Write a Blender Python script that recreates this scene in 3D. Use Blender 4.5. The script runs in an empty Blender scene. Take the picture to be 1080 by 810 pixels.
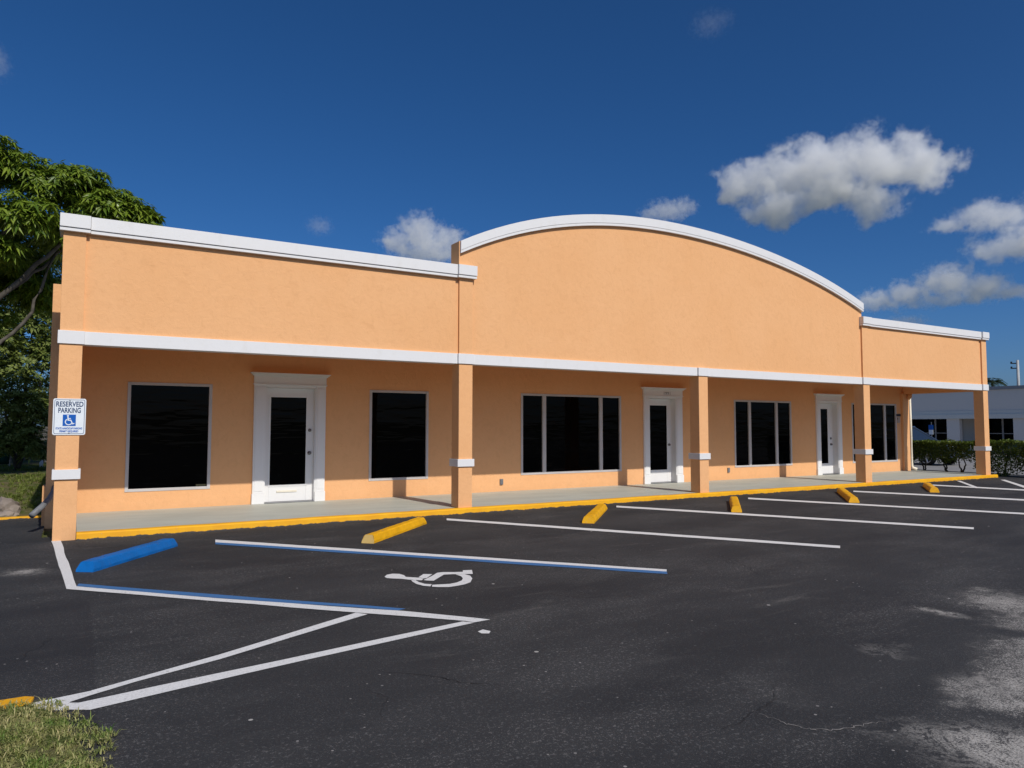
import bpy, bmesh, math, random
from mathutils import Vector, Matrix, noise
R = math.radians
scene = bpy.context.scene
col = scene.collection

# ------------------------------------------------------------------ helpers
def new_mat(name):
    m = bpy.data.materials.new(name); m.use_nodes = True
    nt = m.node_tree; nt.nodes.clear()
    out = nt.nodes.new('ShaderNodeOutputMaterial')
    return m, nt, out

class NT:
    """small wrapper for building node graphs"""
    def __init__(self, nt): self.nt = nt
    def node(self, t, **kw):
        n = self.nt.nodes.new(t)
        for k, v in kw.items(): setattr(n, k, v)
        return n
    def link(self, a, b): self.nt.links.new(a, b)
    def setin(self, sock, v):
        if isinstance(v, bpy.types.NodeSocket): self.link(v, sock)
        else: sock.default_value = v
    def math(self, op, a, b=0.0, c=None, clamp=False):
        n = self.node('ShaderNodeMath', operation=op, use_clamp=clamp)
        self.setin(n.inputs[0], a); self.setin(n.inputs[1], b)
        if c is not None: self.setin(n.inputs[2], c)
        return n.outputs[0]
    def vmath(self, op, a, b=None, scale=None):
        n = self.node('ShaderNodeVectorMath', operation=op)
        self.setin(n.inputs[0], a)
        if b is not None: self.setin(n.inputs[1], b)
        if scale is not None: self.setin(n.inputs['Scale'], scale)
        return n.outputs['Value'] if op in ('LENGTH', 'DISTANCE', 'DOT_PRODUCT') else n.outputs['Vector']
    def noise(self, vec, scale, detail=4, rough=0.55, dist=0.0):
        n = self.node('ShaderNodeTexNoise')
        self.setin(n.inputs['Vector'], vec)
        n.inputs['Scale'].default_value = scale; n.inputs['Detail'].default_value = detail
        n.inputs['Roughness'].default_value = rough; n.inputs['Distortion'].default_value = dist
        return n.outputs['Fac']
    def voronoi(self, vec, scale, feature='F1', out='Distance', rand=1.0):
        n = self.node('ShaderNodeTexVoronoi', feature=feature)
        self.setin(n.inputs['Vector'], vec); n.inputs['Scale'].default_value = scale
        n.inputs['Randomness'].default_value = rand
        return n.outputs[out]
    def map(self, v, a, b, c=0.0, d=1.0, smooth=True):
        n = self.node('ShaderNodeMapRange')
        n.interpolation_type = 'SMOOTHSTEP' if smooth else 'LINEAR'
        self.setin(n.inputs[0], v)
        n.inputs[1].default_value = a; n.inputs[2].default_value = b
        n.inputs[3].default_value = c; n.inputs[4].default_value = d
        return n.outputs[0]
    def mix(self, f, a, b):
        n = self.node('ShaderNodeMix', data_type='RGBA')
        self.setin(n.inputs[0], f)
        for s, v in ((n.inputs[6], a), (n.inputs[7], b)):
            if isinstance(v, (tuple, list)): v = tuple(v) + ((1.0,) if len(v) == 3 else ())
            self.setin(s, v)
        return n.outputs[2]
    def mapping(self, vec, scale=(1, 1, 1), loc=(0, 0, 0), rot=(0, 0, 0)):
        n = self.node('ShaderNodeMapping')
        self.setin(n.inputs[0], vec)
        n.inputs['Location'].default_value = loc; n.inputs['Rotation'].default_value = rot
        n.inputs['Scale'].default_value = scale
        return n.outputs[0]
    def coord(self): return self.node('ShaderNodeTexCoord').outputs['Object']
    def pos(self): return self.node('ShaderNodeNewGeometry').outputs['Position']
    def bump(self, h, strength, dist=0.01):
        n = self.node('ShaderNodeBump')
        n.inputs['Strength'].default_value = strength; n.inputs['Distance'].default_value = dist
        self.setin(n.inputs['Height'], h)
        return n.outputs[0]
    def bsdf(self, out, color, rough=0.6, spec=0.5, normal=None, metallic=0.0):
        b = self.node('ShaderNodeBsdfPrincipled')
        if isinstance(color, (tuple, list)): color = tuple(color) + ((1.0,) if len(color) == 3 else ())
        self.setin(b.inputs['Base Color'], color); self.setin(b.inputs['Roughness'], rough)
        b.inputs['Specular IOR Level'].default_value = spec
        b.inputs['Metallic'].default_value = metallic
        if normal is not None: self.link(normal, b.inputs['Normal'])
        self.link(b.outputs[0], out.inputs['Surface'])
        return b

def paint(name, c, rough=0.5, spec=0.4, var=0.12, scale=3.0, bump=0.1, bscale=60, metallic=0.0):
    """painted surface with slight blotches and surface unevenness"""
    m, nt, out = new_mat(name); n = NT(nt)
    p = n.pos()
    f = n.map(n.noise(p, scale, 5, 0.6), 0.3, 0.7)
    c2 = tuple(x * (1 - var) for x in c)
    h = n.noise(p, bscale, 4, 0.6)
    n.bsdf(out, n.mix(f, c, c2), rough, spec, n.bump(h, bump, 0.004), metallic)
    return m

def chipped(name, c, chip, rough=0.5):
    m, nt, out = new_mat(name); n = NT(nt); p = n.pos()
    f = n.map(n.noise(p, 5, 5, 0.65), 0.3, 0.7)
    cc = n.mix(f, c, tuple(x * 0.8 for x in c))
    g = n.noise(p, 22, 6, 0.75)
    k = n.math('MULTIPLY', n.map(g, 0.60, 0.68), n.map(n.noise(p, 2.5, 2), 0.42, 0.6))
    sc = n.map(n.noise(n.mapping(p, (3, 3, 12)), 3, 5, 0.7), 0.55, 0.75)
    cc = n.mix(n.math('MULTIPLY', sc, 0.35), cc, (0.10, 0.085, 0.06))
    cc = n.mix(n.math('MULTIPLY', k, 0.85), cc, chip)
    n.bsdf(out, cc, rough, 0.25, n.bump(n.math('ADD', g, n.math('MULTIPLY', n.noise(p, 90, 3), 0.4)), 0.6, 0.012))
    return m

def make_obj(name, bm, mat, parent=None, smooth=False, origin=None):
    me = bpy.data.meshes.new(name)
    if origin is not None:
        bmesh.ops.translate(bm, verts=bm.verts, vec=-Vector(origin))
    bm.normal_update(); bm.to_mesh(me); bm.free()
    if mat: me.materials.append(mat)
    if smooth:
        for p in me.polygons: p.use_smooth = True
    o = bpy.data.objects.new(name, me); col.objects.link(o)
    if origin is not None: o.location = origin
    if parent:
        o.parent = parent
        bpy.context.view_layer.update()
        o.matrix_parent_inverse = parent.matrix_world.inverted()
    return o

def empty(name, loc, rz=0):
    e = bpy.data.objects.new(name, None); col.objects.link(e)
    e.location = loc; e.rotation_euler = (0, 0, rz); e.empty_display_size = 0.3
    bpy.context.view_layer.update()
    return e

def tag(o, label=None, cat=None, group=None, kind=None):
    if label: o['label'] = label
    if cat: o['category'] = cat
    if group: o['group'] = group
    if kind: o['kind'] = kind
    return o

def box(bm, x0, x1, y0, y1, z0, z1, bev=0.0, mat=None):
    vs = [bm.verts.new((x, y, z)) for z in (z0, z1) for y in (y0, y1) for x in (x0, x1)]
    if mat is not None:
        for v in vs: v.co = mat @ v.co
    fs = [bm.faces.new([vs[i] for i in f]) for f in ((0, 2, 3, 1), (4, 5, 7, 6), (0, 1, 5, 4), (2, 6, 7, 3), (0, 4, 6, 2), (1, 3, 7, 5))]
    if bev > 0:
        es = list({e for f in fs for e in f.edges})
        bmesh.ops.bevel(bm, geom=es, offset=bev, segments=2, affect='EDGES', profile=0.6)
    return vs

def prism(bm, pts, axis, a, b):
    """polygon in two axes swept along the third; axis 'x','y','z'"""
    def P(p, t):
        if axis == 'y': return (p[0], t, p[1])
        if axis == 'x': return (t, p[0], p[1])
        return (p[0], p[1], t)
    va = [bm.verts.new(P(p, a)) for p in pts]; vb = [bm.verts.new(P(p, b)) for p in pts]
    n = len(pts)
    fs = [bm.faces.new(va), bm.faces.new(vb[::-1])]
    for i in range(n): fs.append(bm.faces.new((va[(i + 1) % n], va[i], vb[i], vb[(i + 1) % n])))
    bmesh.ops.recalc_face_normals(bm, faces=fs)
    return fs

def tube(bm, pts, radii, seg=10, cap=True):
    rings = []
    pts = [Vector(p) for p in pts]
    ref = Vector((0.13, 0.27, 0.95))
    for i, p in enumerate(pts):
        d = (pts[min(i + 1, len(pts) - 1)] - pts[max(i - 1, 0)]).normalized()
        r = ref if abs(d.dot(ref)) < 0.95 else Vector((1, 0, 0))
        u = d.cross(r).normalized(); v = d.cross(u)
        rad = radii[i] if isinstance(radii, (list, tuple)) else radii
        rings.append([bm.verts.new(p + (u * math.cos(t) + v * math.sin(t)) * rad) for t in [2 * math.pi * k / seg for k in range(seg)]])
    for a, b in zip(rings, rings[1:]):
        for k in range(seg): bm.faces.new((a[k], a[(k + 1) % seg], b[(k + 1) % seg], b[k]))
    if cap:
        bm.faces.new(rings[0][::-1]); bm.faces.new(rings[-1])

def flat_poly(bm, pts, z):
    f = bm.faces.new([bm.verts.new((p[0], p[1], z)) for p in pts])
    f.normal_update()
    if f.normal.z < 0: f.normal_flip()
    return f

def text_obj(name, body, mat, size, mtx, parent, bold=0.0, width=None, extrude=0.0008):
    cu = bpy.data.curves.new(name, 'FONT'); cu.body = body; cu.size = size
    cu.align_x = 'CENTER'; cu.align_y = 'CENTER'; cu.offset = bold; cu.extrude = extrude
    t = bpy.data.objects.new(name + '_src', cu); col.objects.link(t)
    bpy.context.view_layer.update()
    dg = bpy.context.evaluated_depsgraph_get()
    me = bpy.data.meshes.new_from_object(t.evaluated_get(dg))
    bpy.data.objects.remove(t); bpy.data.curves.remove(cu)
    if width:
        xs = [v.co.x for v in me.vertices]; w = max(xs) - min(xs)
        for v in me.vertices: v.co.x *= width / w
    me.transform(mtx)
    me.materials.clear(); me.materials.append(mat)
    o = bpy.data.objects.new(name, me); col.objects.link(o)
    if parent:
        o.parent = parent; o.matrix_parent_inverse = parent.matrix_world.inverted()
    return o

# ------------------------------------------------------------------ camera
cam_d = bpy.data.cameras.new('camera'); cam = bpy.data.objects.new('camera', cam_d); col.objects.link(cam)
cam_d.sensor_width = 36; cam_d.lens = 36 * 766.92 / 1080
cam_d.clip_start = 0.05; cam_d.clip_end = 12000
cam.location = (0.2298, -11.8441, 1.575)
cam.rotation_euler = (R(90 + 3.3586), R(-0.0743), R(-30.9275))
scene.camera = cam

# ------------------------------------------------------------------ light
SUNV = Vector((-0.09, 1.0, -0.868)).normalized()
sd = bpy.data.lights.new('sun', 'SUN'); sun = bpy.data.objects.new('sun', sd); col.objects.link(sun)
sd.energy = 3.6; sd.angle = R(0.53); sd.color = (1.0, 0.955, 0.88)
sun.rotation_euler = SUNV.to_track_quat('-Z', 'Y').to_euler()
sun.location = (0, -20, 20)
w = bpy.data.worlds.new('World'); scene.world = w; w.use_nodes = True
wn = w.node_tree; wn.nodes.clear()
sky = wn.nodes.new('ShaderNodeTexSky'); sky.sky_type = 'NISHITA'; sky.sun_disc = False
sky.sun_elevation = math.asin(-SUNV.z); sky.sun_rotation = math.pi - math.atan2(0.09, 1.0)
sky.altitude = 0; sky.air_density = 0.7; sky.dust_density = 1.6; sky.ozone_density = 10.0
bg = wn.nodes.new('ShaderNodeBackground'); bg.inputs['Strength'].default_value = 0.087
wo = wn.nodes.new('ShaderNodeOutputWorld')
hs = wn.nodes.new('ShaderNodeHueSaturation'); hs.inputs['Saturation'].default_value = 1.13
wn.links.new(sky.outputs[0], hs.inputs['Color']); wn.links.new(hs.outputs[0], bg.inputs[0]); wn.links.new(bg.outputs[0], wo.inputs[0])
scene.view_settings.view_transform = 'Standard'; scene.view_settings.look = 'None'
scene.view_settings.gamma = 1.0; scene.view_settings.exposure = 0.0
scene.cycles.max_bounces = 14; scene.cycles.diffuse_bounces = 10; scene.cycles.volume_bounces = 8
scene.cycles.volume_max_steps = 256

# ------------------------------------------------------------------ materials
def mat_stucco():
    m, nt, out = new_mat('peach_stucco'); n = NT(nt)
    p = n.pos()
    big = n.map(n.noise(p, 0.55, 4, 0.6), 0.3, 0.7)
    mott = n.map(n.noise(n.mapping(p, (1, 1, 0.8)), 6.5, 8, 0.74, 1.2), 0.46, 0.68)
    streak = n.map(n.noise(n.mapping(p, (2.2, 2.2, 0.18)), 2.0, 4, 0.6), 0.5, 0.78)
    c = n.mix(big, (0.80, 0.435, 0.205), (0.775, 0.41, 0.185))
    c = n.mix(n.math('MULTIPLY', mott, 0.30), c, (0.66, 0.335, 0.145))
    c = n.mix(n.math('MULTIPLY', streak, 0.06), c, (0.60, 0.33, 0.16))
    # splash-back dirt low on the walls
    sep = n.node('ShaderNodeSeparateXYZ'); n.link(p, sep.inputs[0])
    low = n.map(n.math('ADD', sep.outputs[2], n.math('MULTIPLY', n.noise(p, 5, 4, 0.7), 0.25)), 0.42, 0.18)
    c = n.mix(n.math('MULTIPLY', low, 0.22), c, (0.42, 0.25, 0.13))
    h = n.math('ADD', n.math('MULTIPLY', n.noise(p, 9, 5, 0.65, 0.5), 1.0), n.math('MULTIPLY', n.noise(p, 70, 3, 0.6), 0.35))
    n.bsdf(out, c, 0.85, 0.2, n.bump(h, 0.5, 0.016))
    return m

def mat_white(name, c=(0.71, 0.70, 0.69), dirt=0.25, streakdir=0.25):
    m, nt, out = new_mat(name); n = NT(nt)
    p = n.pos()
    d = n.map(n.noise(n.mapping(p, (3, 3, streakdir * 6)), 2.2, 5, 0.65), 0.5, 0.78)
    spots = n.map(n.noise(p, 14, 4, 0.7), 0.62, 0.75)
    cc = n.mix(n.math('MULTIPLY', d, dirt), c, (0.55, 0.52, 0.46))
    cc = n.mix(n.math('MULTIPLY', spots, dirt * 0.7), cc, (0.5, 0.47, 0.42))
    n.bsdf(out, cc, 0.55, 0.35, n.bump(n.noise(p, 40, 4, 0.6), 0.15, 0.006))
    return m

def mat_glass():
    m, nt, out = new_mat('dark_tinted_glass'); n = NT(nt)
    p = n.pos()
    h = n.noise(n.mapping(p, (0.35, 1, 2.2), rot=(0, R(4), 0)), 1.6, 3, 0.55)
    b = n.bsdf(out, (0.0012, 0.0012, 0.0014), 0.02, 0.055, n.bump(h, 0.14, 0.05))
    return m

def mat_asphalt():
    m, nt, out = new_mat('sealed_asphalt'); n = NT(nt)
    p = n.pos()
    warp = n.vmath('ADD', p, n.vmath('SCALE', n.vmath('SUBTRACT', n_color(n, p, 0.9), (0.5, 0.5, 0.5)), scale=1.3))
    # sealcoat with broad squeegee variation
    broad = n.noise(n.mapping(p, (0.35, 0.9, 1), rot=(0, 0, R(-31))), 0.8, 5, 0.6)
    c = n.mix(n.map(broad, 0.3, 0.7), (0.0225, 0.0235, 0.026), (0.034, 0.0350, 0.037))
    fine = n.noise(p, 95, 2, 0.6)
    grit = n.map(fine, 0.53, 0.72)
    c = n.mix(n.math('MULTIPLY', grit, n.map(n.noise(p, 1.7, 4, 0.6), 0.35, 0.65, 0.25, 0.7)), c, (0.105, 0.105, 0.105))
    pit = n.map(n.noise(n.mapping(p, (1, 1, 1), (5, 3, 0)), 62, 3, 0.6), 0.45, 0.3)
    c = n.mix(n.math('MULTIPLY', pit, 0.6), c, (0.012, 0.012, 0.013))
    sp = n.noise(n.mapping(p, (1, 1, 1), (2, 7, 0)), 38, 3, 0.75)
    area = n.map(n.noise(n.mapping(p, (0.6, 1.3, 1), rot=(0, 0, R(-31))), 0.75, 6, 0.7), 0.40, 0.66)
    spm = n.math('MULTIPLY', n.map(sp, 0.57, 0.63), n.math('MULTIPLY_ADD', area, 0.9, 0.16))
    c = n.mix(n.math('MULTIPLY', spm, 0.8), c, (0.17, 0.165, 0.16))
    c = n.mix(n.math('MULTIPLY', area, 0.30), c, (0.07, 0.069, 0.068))
    # freshly sealed bay at the left, with a visible seam
    sx_ = n.node('ShaderNodeSeparateXYZ'); n.link(p, sx_.inputs[0])
    seam = n.math('MULTIPLY', n.map(n.math('ADD', sx_.outputs[0], n.math('MULTIPLY', n.noise(p, 4, 4, 0.7), 0.06)), 0.41, 0.43, 1.0, 0.0), n.map(sx_.outputs[1], -3.9, -4.3))
    c = n.mix(n.math('MULTIPLY', seam, 0.45), c, (0.022, 0.0225, 0.026))
    # thin streaks where the seal has rubbed off
    st = n.noise(n.mapping(p, (0.55, 2.2, 1), rot=(0, 0, R(-31))), 1.5, 7, 0.7, 0.4)
    stm = n.map(st, 0.56, 0.74)
    cl = n.map(n.noise(p, 0.38, 3, 0.5), 0.42, 0.62)
    sg = n.math('MULTIPLY', stm, cl)
    sg2 = n.math('MULTIPLY', sg, n.map(n.noise(p, 55, 3, 0.7), 0.38, 0.62))
    c = n.mix(n.math('MULTIPLY', sg, 0.35), c, (0.075, 0.072, 0.068))
    c = n.mix(n.math('MULTIPLY', sg2, 0.6), c, (0.16, 0.15, 0.14))
    # worn-through areas showing grey aggregate (positions on the lot)
    masks = None
    for (x, y, r0, r1, s) in ((5.9, -9.75, 0.3, 1.5, 1.0), (7.0, -9.2, 0.2, 1.25, 0.85), (4.3, -10.0, 0.1, 0.6, 1.05), (5.0, -9.4, 0.1, 0.7, 0.75), (6.5, -8.3, 0.05, 0.5, 0.5), (7.5, -8.5, 0.1, 1.2, 0.72), (5.2, -8.6, 0.05, 0.5, 0.35),
                              (1.72, -8.95, 0.05, 0.4, 0.8), (9.5, -7.2, 0.5, 2.2, 0.32), (-0.22, -2.25, 0.05, 0.45, 0.7), (3.9, -8.85, 0.1, 0.8, 0.45), (2.6, -8.6, 0.1, 0.6, 0.25), (5.6, -7.7, 0.1, 1.0, 0.3), (12.5, -9.5, 1.0, 4.5, 0.5), (7.0, -6.6, 0.2, 1.2, 0.28)):
        d = n.vmath('DISTANCE', warp, (x + 0.0, y, 0.0))
        g = n.math('MULTIPLY', n.map(d, r0, r1, 1.0, 0.0), s)
        masks = g if masks is None else n.math('MAXIMUM', masks, g)
    wn_ = n.noise(p, 1.9, 10, 0.74, 0.8)
    worn = n.map(n.math('ADD', n.math('MULTIPLY', masks, 0.62), n.math('MULTIPLY', wn_, 0.78)), 0.60, 0.88)
    ga = n.noise(n.mapping(p, (1, 1, 1), (9, 4, 0)), 78, 2, 0.75)
    gb = n.noise(n.mapping(p, (1, 1, 1), (3, 8, 0)), 190, 2, 0.6)
    gr = n.math('ADD', n.math('MULTIPLY', ga, 0.62), n.math('MULTIPLY', gb, 0.38))
    mott = n.noise(p, 9, 7, 0.8)
    dens = n.math('MULTIPLY', worn, n.map(mott, 0.28, 0.60, 0.35, 1.0))
    wbase = n.mix(n.math('MULTIPLY', dens, 0.8), c, (0.088, 0.085, 0.082))
    thr = n.math('MULTIPLY_ADD', dens, -0.16, n.map(area, 0, 1, 0.65, 0.595))
    speck = n.map(n.math('SUBTRACT', gr, thr), 0.0, 0.035)
    c = n.mix(n.math('MULTIPLY', speck, n.math('MULTIPLY_ADD', worn, 0.35, 0.6)), wbase, (0.35, 0.33, 0.305))
    fade = worn
    # pale residue along the edges of the worn areas
    edge = n.math('MULTIPLY', n.map(worn, 0.25, 0.6), n.map(worn, 1.05, 0.6))
    res = n.math('MULTIPLY', edge, n.map(n.noise(p, 5.5, 10, 0.82), 0.49, 0.60))
    c = n.mix(n.math('MULTIPLY', res, n.math('MULTIPLY', masks, 0.7)), c, (0.42, 0.39, 0.355))
    pm = None
    for (x, y, r0, r1, s_) in ((4.25, -9.85, 0.05, 0.5, 1.0), (3.95, -9.62, 0.03, 0.3, 0.9), (5.25, -9.5, 0.05, 0.6, 0.7), (6.6, -8.3, 0.02, 0.22, 0.9), (7.6, -8.6, 0.1, 0.8, 0.35), (5.25, -8.55, 0.02, 0.25, 0.5), (-0.25, -2.25, 0.02, 0.4, 0.8), (1.65, -9.0, 0.02, 0.3, 0.7)):
        g = n.math('MULTIPLY', n.map(n.vmath('DISTANCE', warp, (x, y, 0)), r0, r1, 1.0, 0.0), s_)
        pm = g if pm is None else n.math('MAXIMUM', pm, g)
    rid = n.math('ABSOLUTE', n.math('SUBTRACT', n.noise(p, 4.5, 9, 0.78, 0.6), 0.5))
    pale = n.math('MULTIPLY', pm, n.math('MAXIMUM', n.map(rid, 0.06, 0.0), n.math('MULTIPLY', n.map(mott, 0.50, 0.62), 0.9)))
    pale = n.math('MULTIPLY', pale, n.map(ga, 0.36, 0.5, 0.25, 1.0))
    c = n.mix(n.math('MULTIPLY', pale, 0.9), c, (0.42, 0.395, 0.36))
    # scattered pale chips and flecks
    v = n.node('ShaderNodeTexVoronoi'); v.inputs['Scale'].default_value = 3.6; n.link(p, v.inputs['Vector'])
    sepc = n.node('ShaderNodeSeparateColor'); n.link(v.outputs['Color'], sepc.inputs[0])
    fle = n.math('LESS_THAN', v.outputs['Distance'], n.map(sepc.outputs[0], 0.45, 1.0, 0.0, 0.06, False))
    c = n.mix(n.math('MULTIPLY', fle, 0.8), c, (0.48, 0.46, 0.43))
    v2 = n.node('ShaderNodeTexVoronoi'); v2.inputs['Scale'].default_value = 17; n.link(p, v2.inputs['Vector'])
    sep2 = n.node('ShaderNodeSeparateColor'); n.link(v2.outputs['Color'], sep2.inputs[0])
    fl2 = n.math('LESS_THAN', v2.outputs['Distance'], n.map(sep2.outputs[0], 0.55, 1.0, 0.0, 0.16, False))
    fl2 = n.math('MULTIPLY', fl2, n.map(n.noise(p, 1.1, 3, 0.6), 0.48, 0.62))
    c = n.mix(n.math('MULTIPLY', fl2, 0.75), c, (0.36, 0.34, 0.32))
    # hairline cracks
    ce = n.voronoi(n.vmath('ADD', p, n.vmath('SCALE', n_color(n, p, 2.0), scale=0.5)), 0.42, 'DISTANCE_TO_EDGE', 'Distance')
    cr = n.math('MULTIPLY', n.map(ce, 0.0, 0.005, 1.0, 0.0), n.map(n.noise(p, 0.6, 2), 0.52, 0.60))
    c = n.mix(n.math('MULTIPLY', cr, 0.4), c, (0.008, 0.008, 0.008))
    h = n.math('ADD', n.math('MULTIPLY', fine, 0.6), n.math('MULTIPLY', n.noise(p, 260, 2, 0.5), 0.5))
    h = n.math('SUBTRACT', h, n.math('MULTIPLY', cr, 0.6))
    n.bsdf(out, c, n.map(worn, 0, 1, 0.8, 0.92), 0.2, n.bump(h, 0.6, 0.008))
    return m

def n_color(n, p, s):
    t = n.node('ShaderNodeTexNoise'); n.setin(t.inputs['Vector'], p)
    t.inputs['Scale'].default_value = s; t.inputs['Detail'].default_value = 4
    return t.outputs['Color']

def mat_marking(name, c, wear=0.5):
    m, nt, out = new_mat(name); n = NT(nt)
    p = n.pos()
    f = n.map(n.noise(p, 30, 7, 0.76), 0.57, 0.70)
    big = n.map(n.noise(p, 2.2, 3, 0.5), 0.45, 0.7)
    f = n.math('MULTIPLY', f, n.math('MULTIPLY_ADD', big, wear, wear * 0.55))
    g = n.noise(p, 110, 2, 0.5)
    cc = n.mix(n.map(g, 0.35, 0.7), c, tuple(x * 0.82 for x in c))
    n.bsdf(out, n.mix(f, cc, (0.05, 0.05, 0.05)), 0.7, 0.25, n.bump(g, 0.4, 0.005))
    return m

def mat_kerb():
    m, nt, out = new_mat('yellow_kerb_paint'); n = NT(nt)
    p = n.pos(); sep = n.node('ShaderNodeSeparateXYZ'); n.link(p, sep.inputs[0])
    f = n.map(n.noise(p, 4, 4, 0.6), 0.3, 0.7)
    c = n.mix(f, (0.80, 0.40, 0.006), (0.74, 0.34, 0.006))
    chips = n.math('MULTIPLY', n.map(n.noise(p, 16, 5, 0.7), 0.62, 0.70), n.map(n.noise(p, 1.3, 2), 0.5, 0.62))
    c = n.mix(n.math('MULTIPLY', chips, 0.8), c, (0.42, 0.37, 0.30))
    z = n.math('ADD', sep.outputs[2], n.math('MULTIPLY', n.math('SUBTRACT', n.noise(n.mapping(p, (1, 1, 0.2)), 7, 5, 0.7), 0.5), 0.07))
    low = n.map(z, 0.024, 0.016)
    c = n.mix(low, c, (0.05, 0.047, 0.042))
    n.bsdf(out, c, 0.55, 0.35, n.bump(n.noise(p, 30, 4, 0.6), 0.3, 0.01))
    return m

def mat_concrete(name, a=(0.40, 0.385, 0.36), b=(0.31, 0.30, 0.28), rough=0.75, spec=0.3):
    m, nt, out = new_mat(name); n = NT(nt)
    p = n.pos()
    f = n.map(n.noise(n.mapping(p, (0.5, 1.6, 1)), 1.6, 6, 0.65), 0.3, 0.7)
    c = n.mix(f, a, b)
    g = n.noise(p, 120, 3, 0.6)
    c = n.mix(n.math('MULTIPLY', n.map(g, 0.5, 0.75), 0.25), c, (0.2, 0.19, 0.18))
    st = n.map(n.noise(p, 6, 5, 0.7), 0.62, 0.74)
    c = n.mix(n.math('MULTIPLY', st, 0.3), c, (0.22, 0.2, 0.18))
    n.bsdf(out, c, rough, spec, n.bump(g, 0.25, 0.004))
    return m

def mat_leaf(name, a, b, tl=0.25, rough=0.45):
    m, nt, out = new_mat(name); n = NT(nt)
    g = n.node('ShaderNodeNewGeometry')
    c = n.mix(g.outputs['Random Per Island'], a, b)
    pr = n.node('ShaderNodeBsdfPrincipled'); n.link(c, pr.inputs['Base Color'])
    pr.inputs['Roughness'].default_value = rough; pr.inputs['Specular IOR Level'].default_value = 0.35
    tr = n.node('ShaderNodeBsdfTranslucent')
    n.link(n.mix(0.5, c, (0.16, 0.22, 0.012)), tr.inputs['Color'])
    mx = n.node('ShaderNodeMixShader'); mx.inputs[0].default_value = tl
    n.link(pr.outputs[0], mx.inputs[1]); n.link(tr.outputs[0], mx.inputs[2]); n.link(mx.outputs[0], out.inputs[0])
    return m

def mat_turf():
    m, nt, out = new_mat('turf_blade'); n = NT(nt)
    g = n.node('ShaderNodeNewGeometry'); p = n.pos(); r = g.outputs['Random Per Island']
    green = n.mix(r, (0.075, 0.17, 0.018), (0.20, 0.27, 0.05)); dry = n.mix(r, (0.24, 0.23, 0.07), (0.58, 0.50, 0.24))
    k = n.map(n.noise(p, 3.2, 4, 0.65), 0.36, 0.54)
    c = n.mix(n.math('ADD', n.math('MULTIPLY', k, 0.75), n.math('MULTIPLY', n.math('GREATER_THAN', r, 0.8), 0.25)), green, dry)
    b = n.bsdf(out, c, 0.55, 0.3)
    tr = n.node('ShaderNodeBsdfTranslucent'); n.link(c, tr.inputs['Color'])
    mx = n.node('ShaderNodeMixShader'); mx.inputs[0].default_value = 0.3
    n.link(b.outputs[0], mx.inputs[1]); n.link(tr.outputs[0], mx.inputs[2]); n.link(mx.outputs[0], out.inputs[0])
    return m

def mat_lawn():
    m, nt, out = new_mat('lawn_soil'); n = NT(nt)
    p = n.pos()
    a = n.map(n.noise(p, 1.1, 5, 0.65), 0.42, 0.6)
    c = n.mix(a, (0.09, 0.12, 0.03), (0.17, 0.14, 0.07))
    d = n.map(n.noise(p, 3.3, 5, 0.7), 0.55, 0.68)
    c = n.mix(d, c, (0.24, 0.18, 0.11))
    c = n.mix(n.math('MULTIPLY', n.map(n.noise(p, 60, 3, 0.6), 0.45, 0.7), 0.6), c, (0.04, 0.045, 0.015))
    n.bsdf(out, c, 0.95, 0.1, n.bump(n.noise(p, 40, 4, 0.7), 0.8, 0.03))
    return m

STUCCO = mat_stucco()
WHITE = mat_white('white_trim_paint')
DOORW = mat_white('white_door_paint', (0.76, 0.75, 0.73), 0.14)
FRAME = paint('window_frame_paint', (0.55, 0.52, 0.50), 0.45, 0.4, 0.1)
GLASS = mat_glass()
ASPH = mat_asphalt()
LINEW = mat_marking('white_marking_paint', (0.72, 0.71, 0.69), 0.8)
LINEB = mat_marking('blue_marking_paint', (0.05, 0.16, 0.36), 0.7)
KERB = mat_kerb()
WALK = mat_concrete('walkway_concrete', (0.50, 0.515, 0.445), (0.43, 0.44, 0.38), 0.55, 0.35)
SIDELOT = mat_concrete('old_pale_paving', (0.27, 0.26, 0.25), (0.2, 0.195, 0.19))
YELLOW = chipped('yellow_wheel_stop_paint', (0.82, 0.41, 0.006), (0.50, 0.43, 0.32))
BLUE = chipped('blue_wheel_stop_paint', (0.002, 0.135, 0.44), (0.03, 0.10, 0.24))
BARE = mat_concrete('bare_concrete', (0.62, 0.42, 0.14), (0.50, 0.33, 0.10))
GREY = paint('grey_pvc', (0.20, 0.205, 0.215), 0.5, 0.3, 0.3, 8)
CREAM = paint('cream_metal', (0.78, 0.72, 0.58), 0.4, 0.5, 0.08, 8)
STEEL = paint('dull_steel', (0.22, 0.22, 0.22), 0.3, 0.5, 0.1, 20, metallic=0.8)
BLACKP = paint('black_paint', (0.012, 0.012, 0.013), 0.5, 0.3)
ROOFM = mat_concrete('roof_gravel', (0.4, 0.39, 0.37), (0.3, 0.29, 0.28))
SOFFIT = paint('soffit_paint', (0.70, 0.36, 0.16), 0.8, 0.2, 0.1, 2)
SIGNW = paint('sign_white', (0.74, 0.78, 0.80), 0.35, 0.4, 0.04, 8, 0.02)
SIGNB = paint('sign_blue', (0.006, 0.10, 0.42), 0.35, 0.4, 0.05, 8, 0.02)
SIGNN = paint('sign_navy', (0.02, 0.05, 0.13), 0.4, 0.4, 0.05, 8, 0.02)
BARK = paint('bark', (0.12, 0.105, 0.085), 0.9, 0.1, 0.5, 5, 0.8, 18)
LAWN = mat_lawn()

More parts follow.
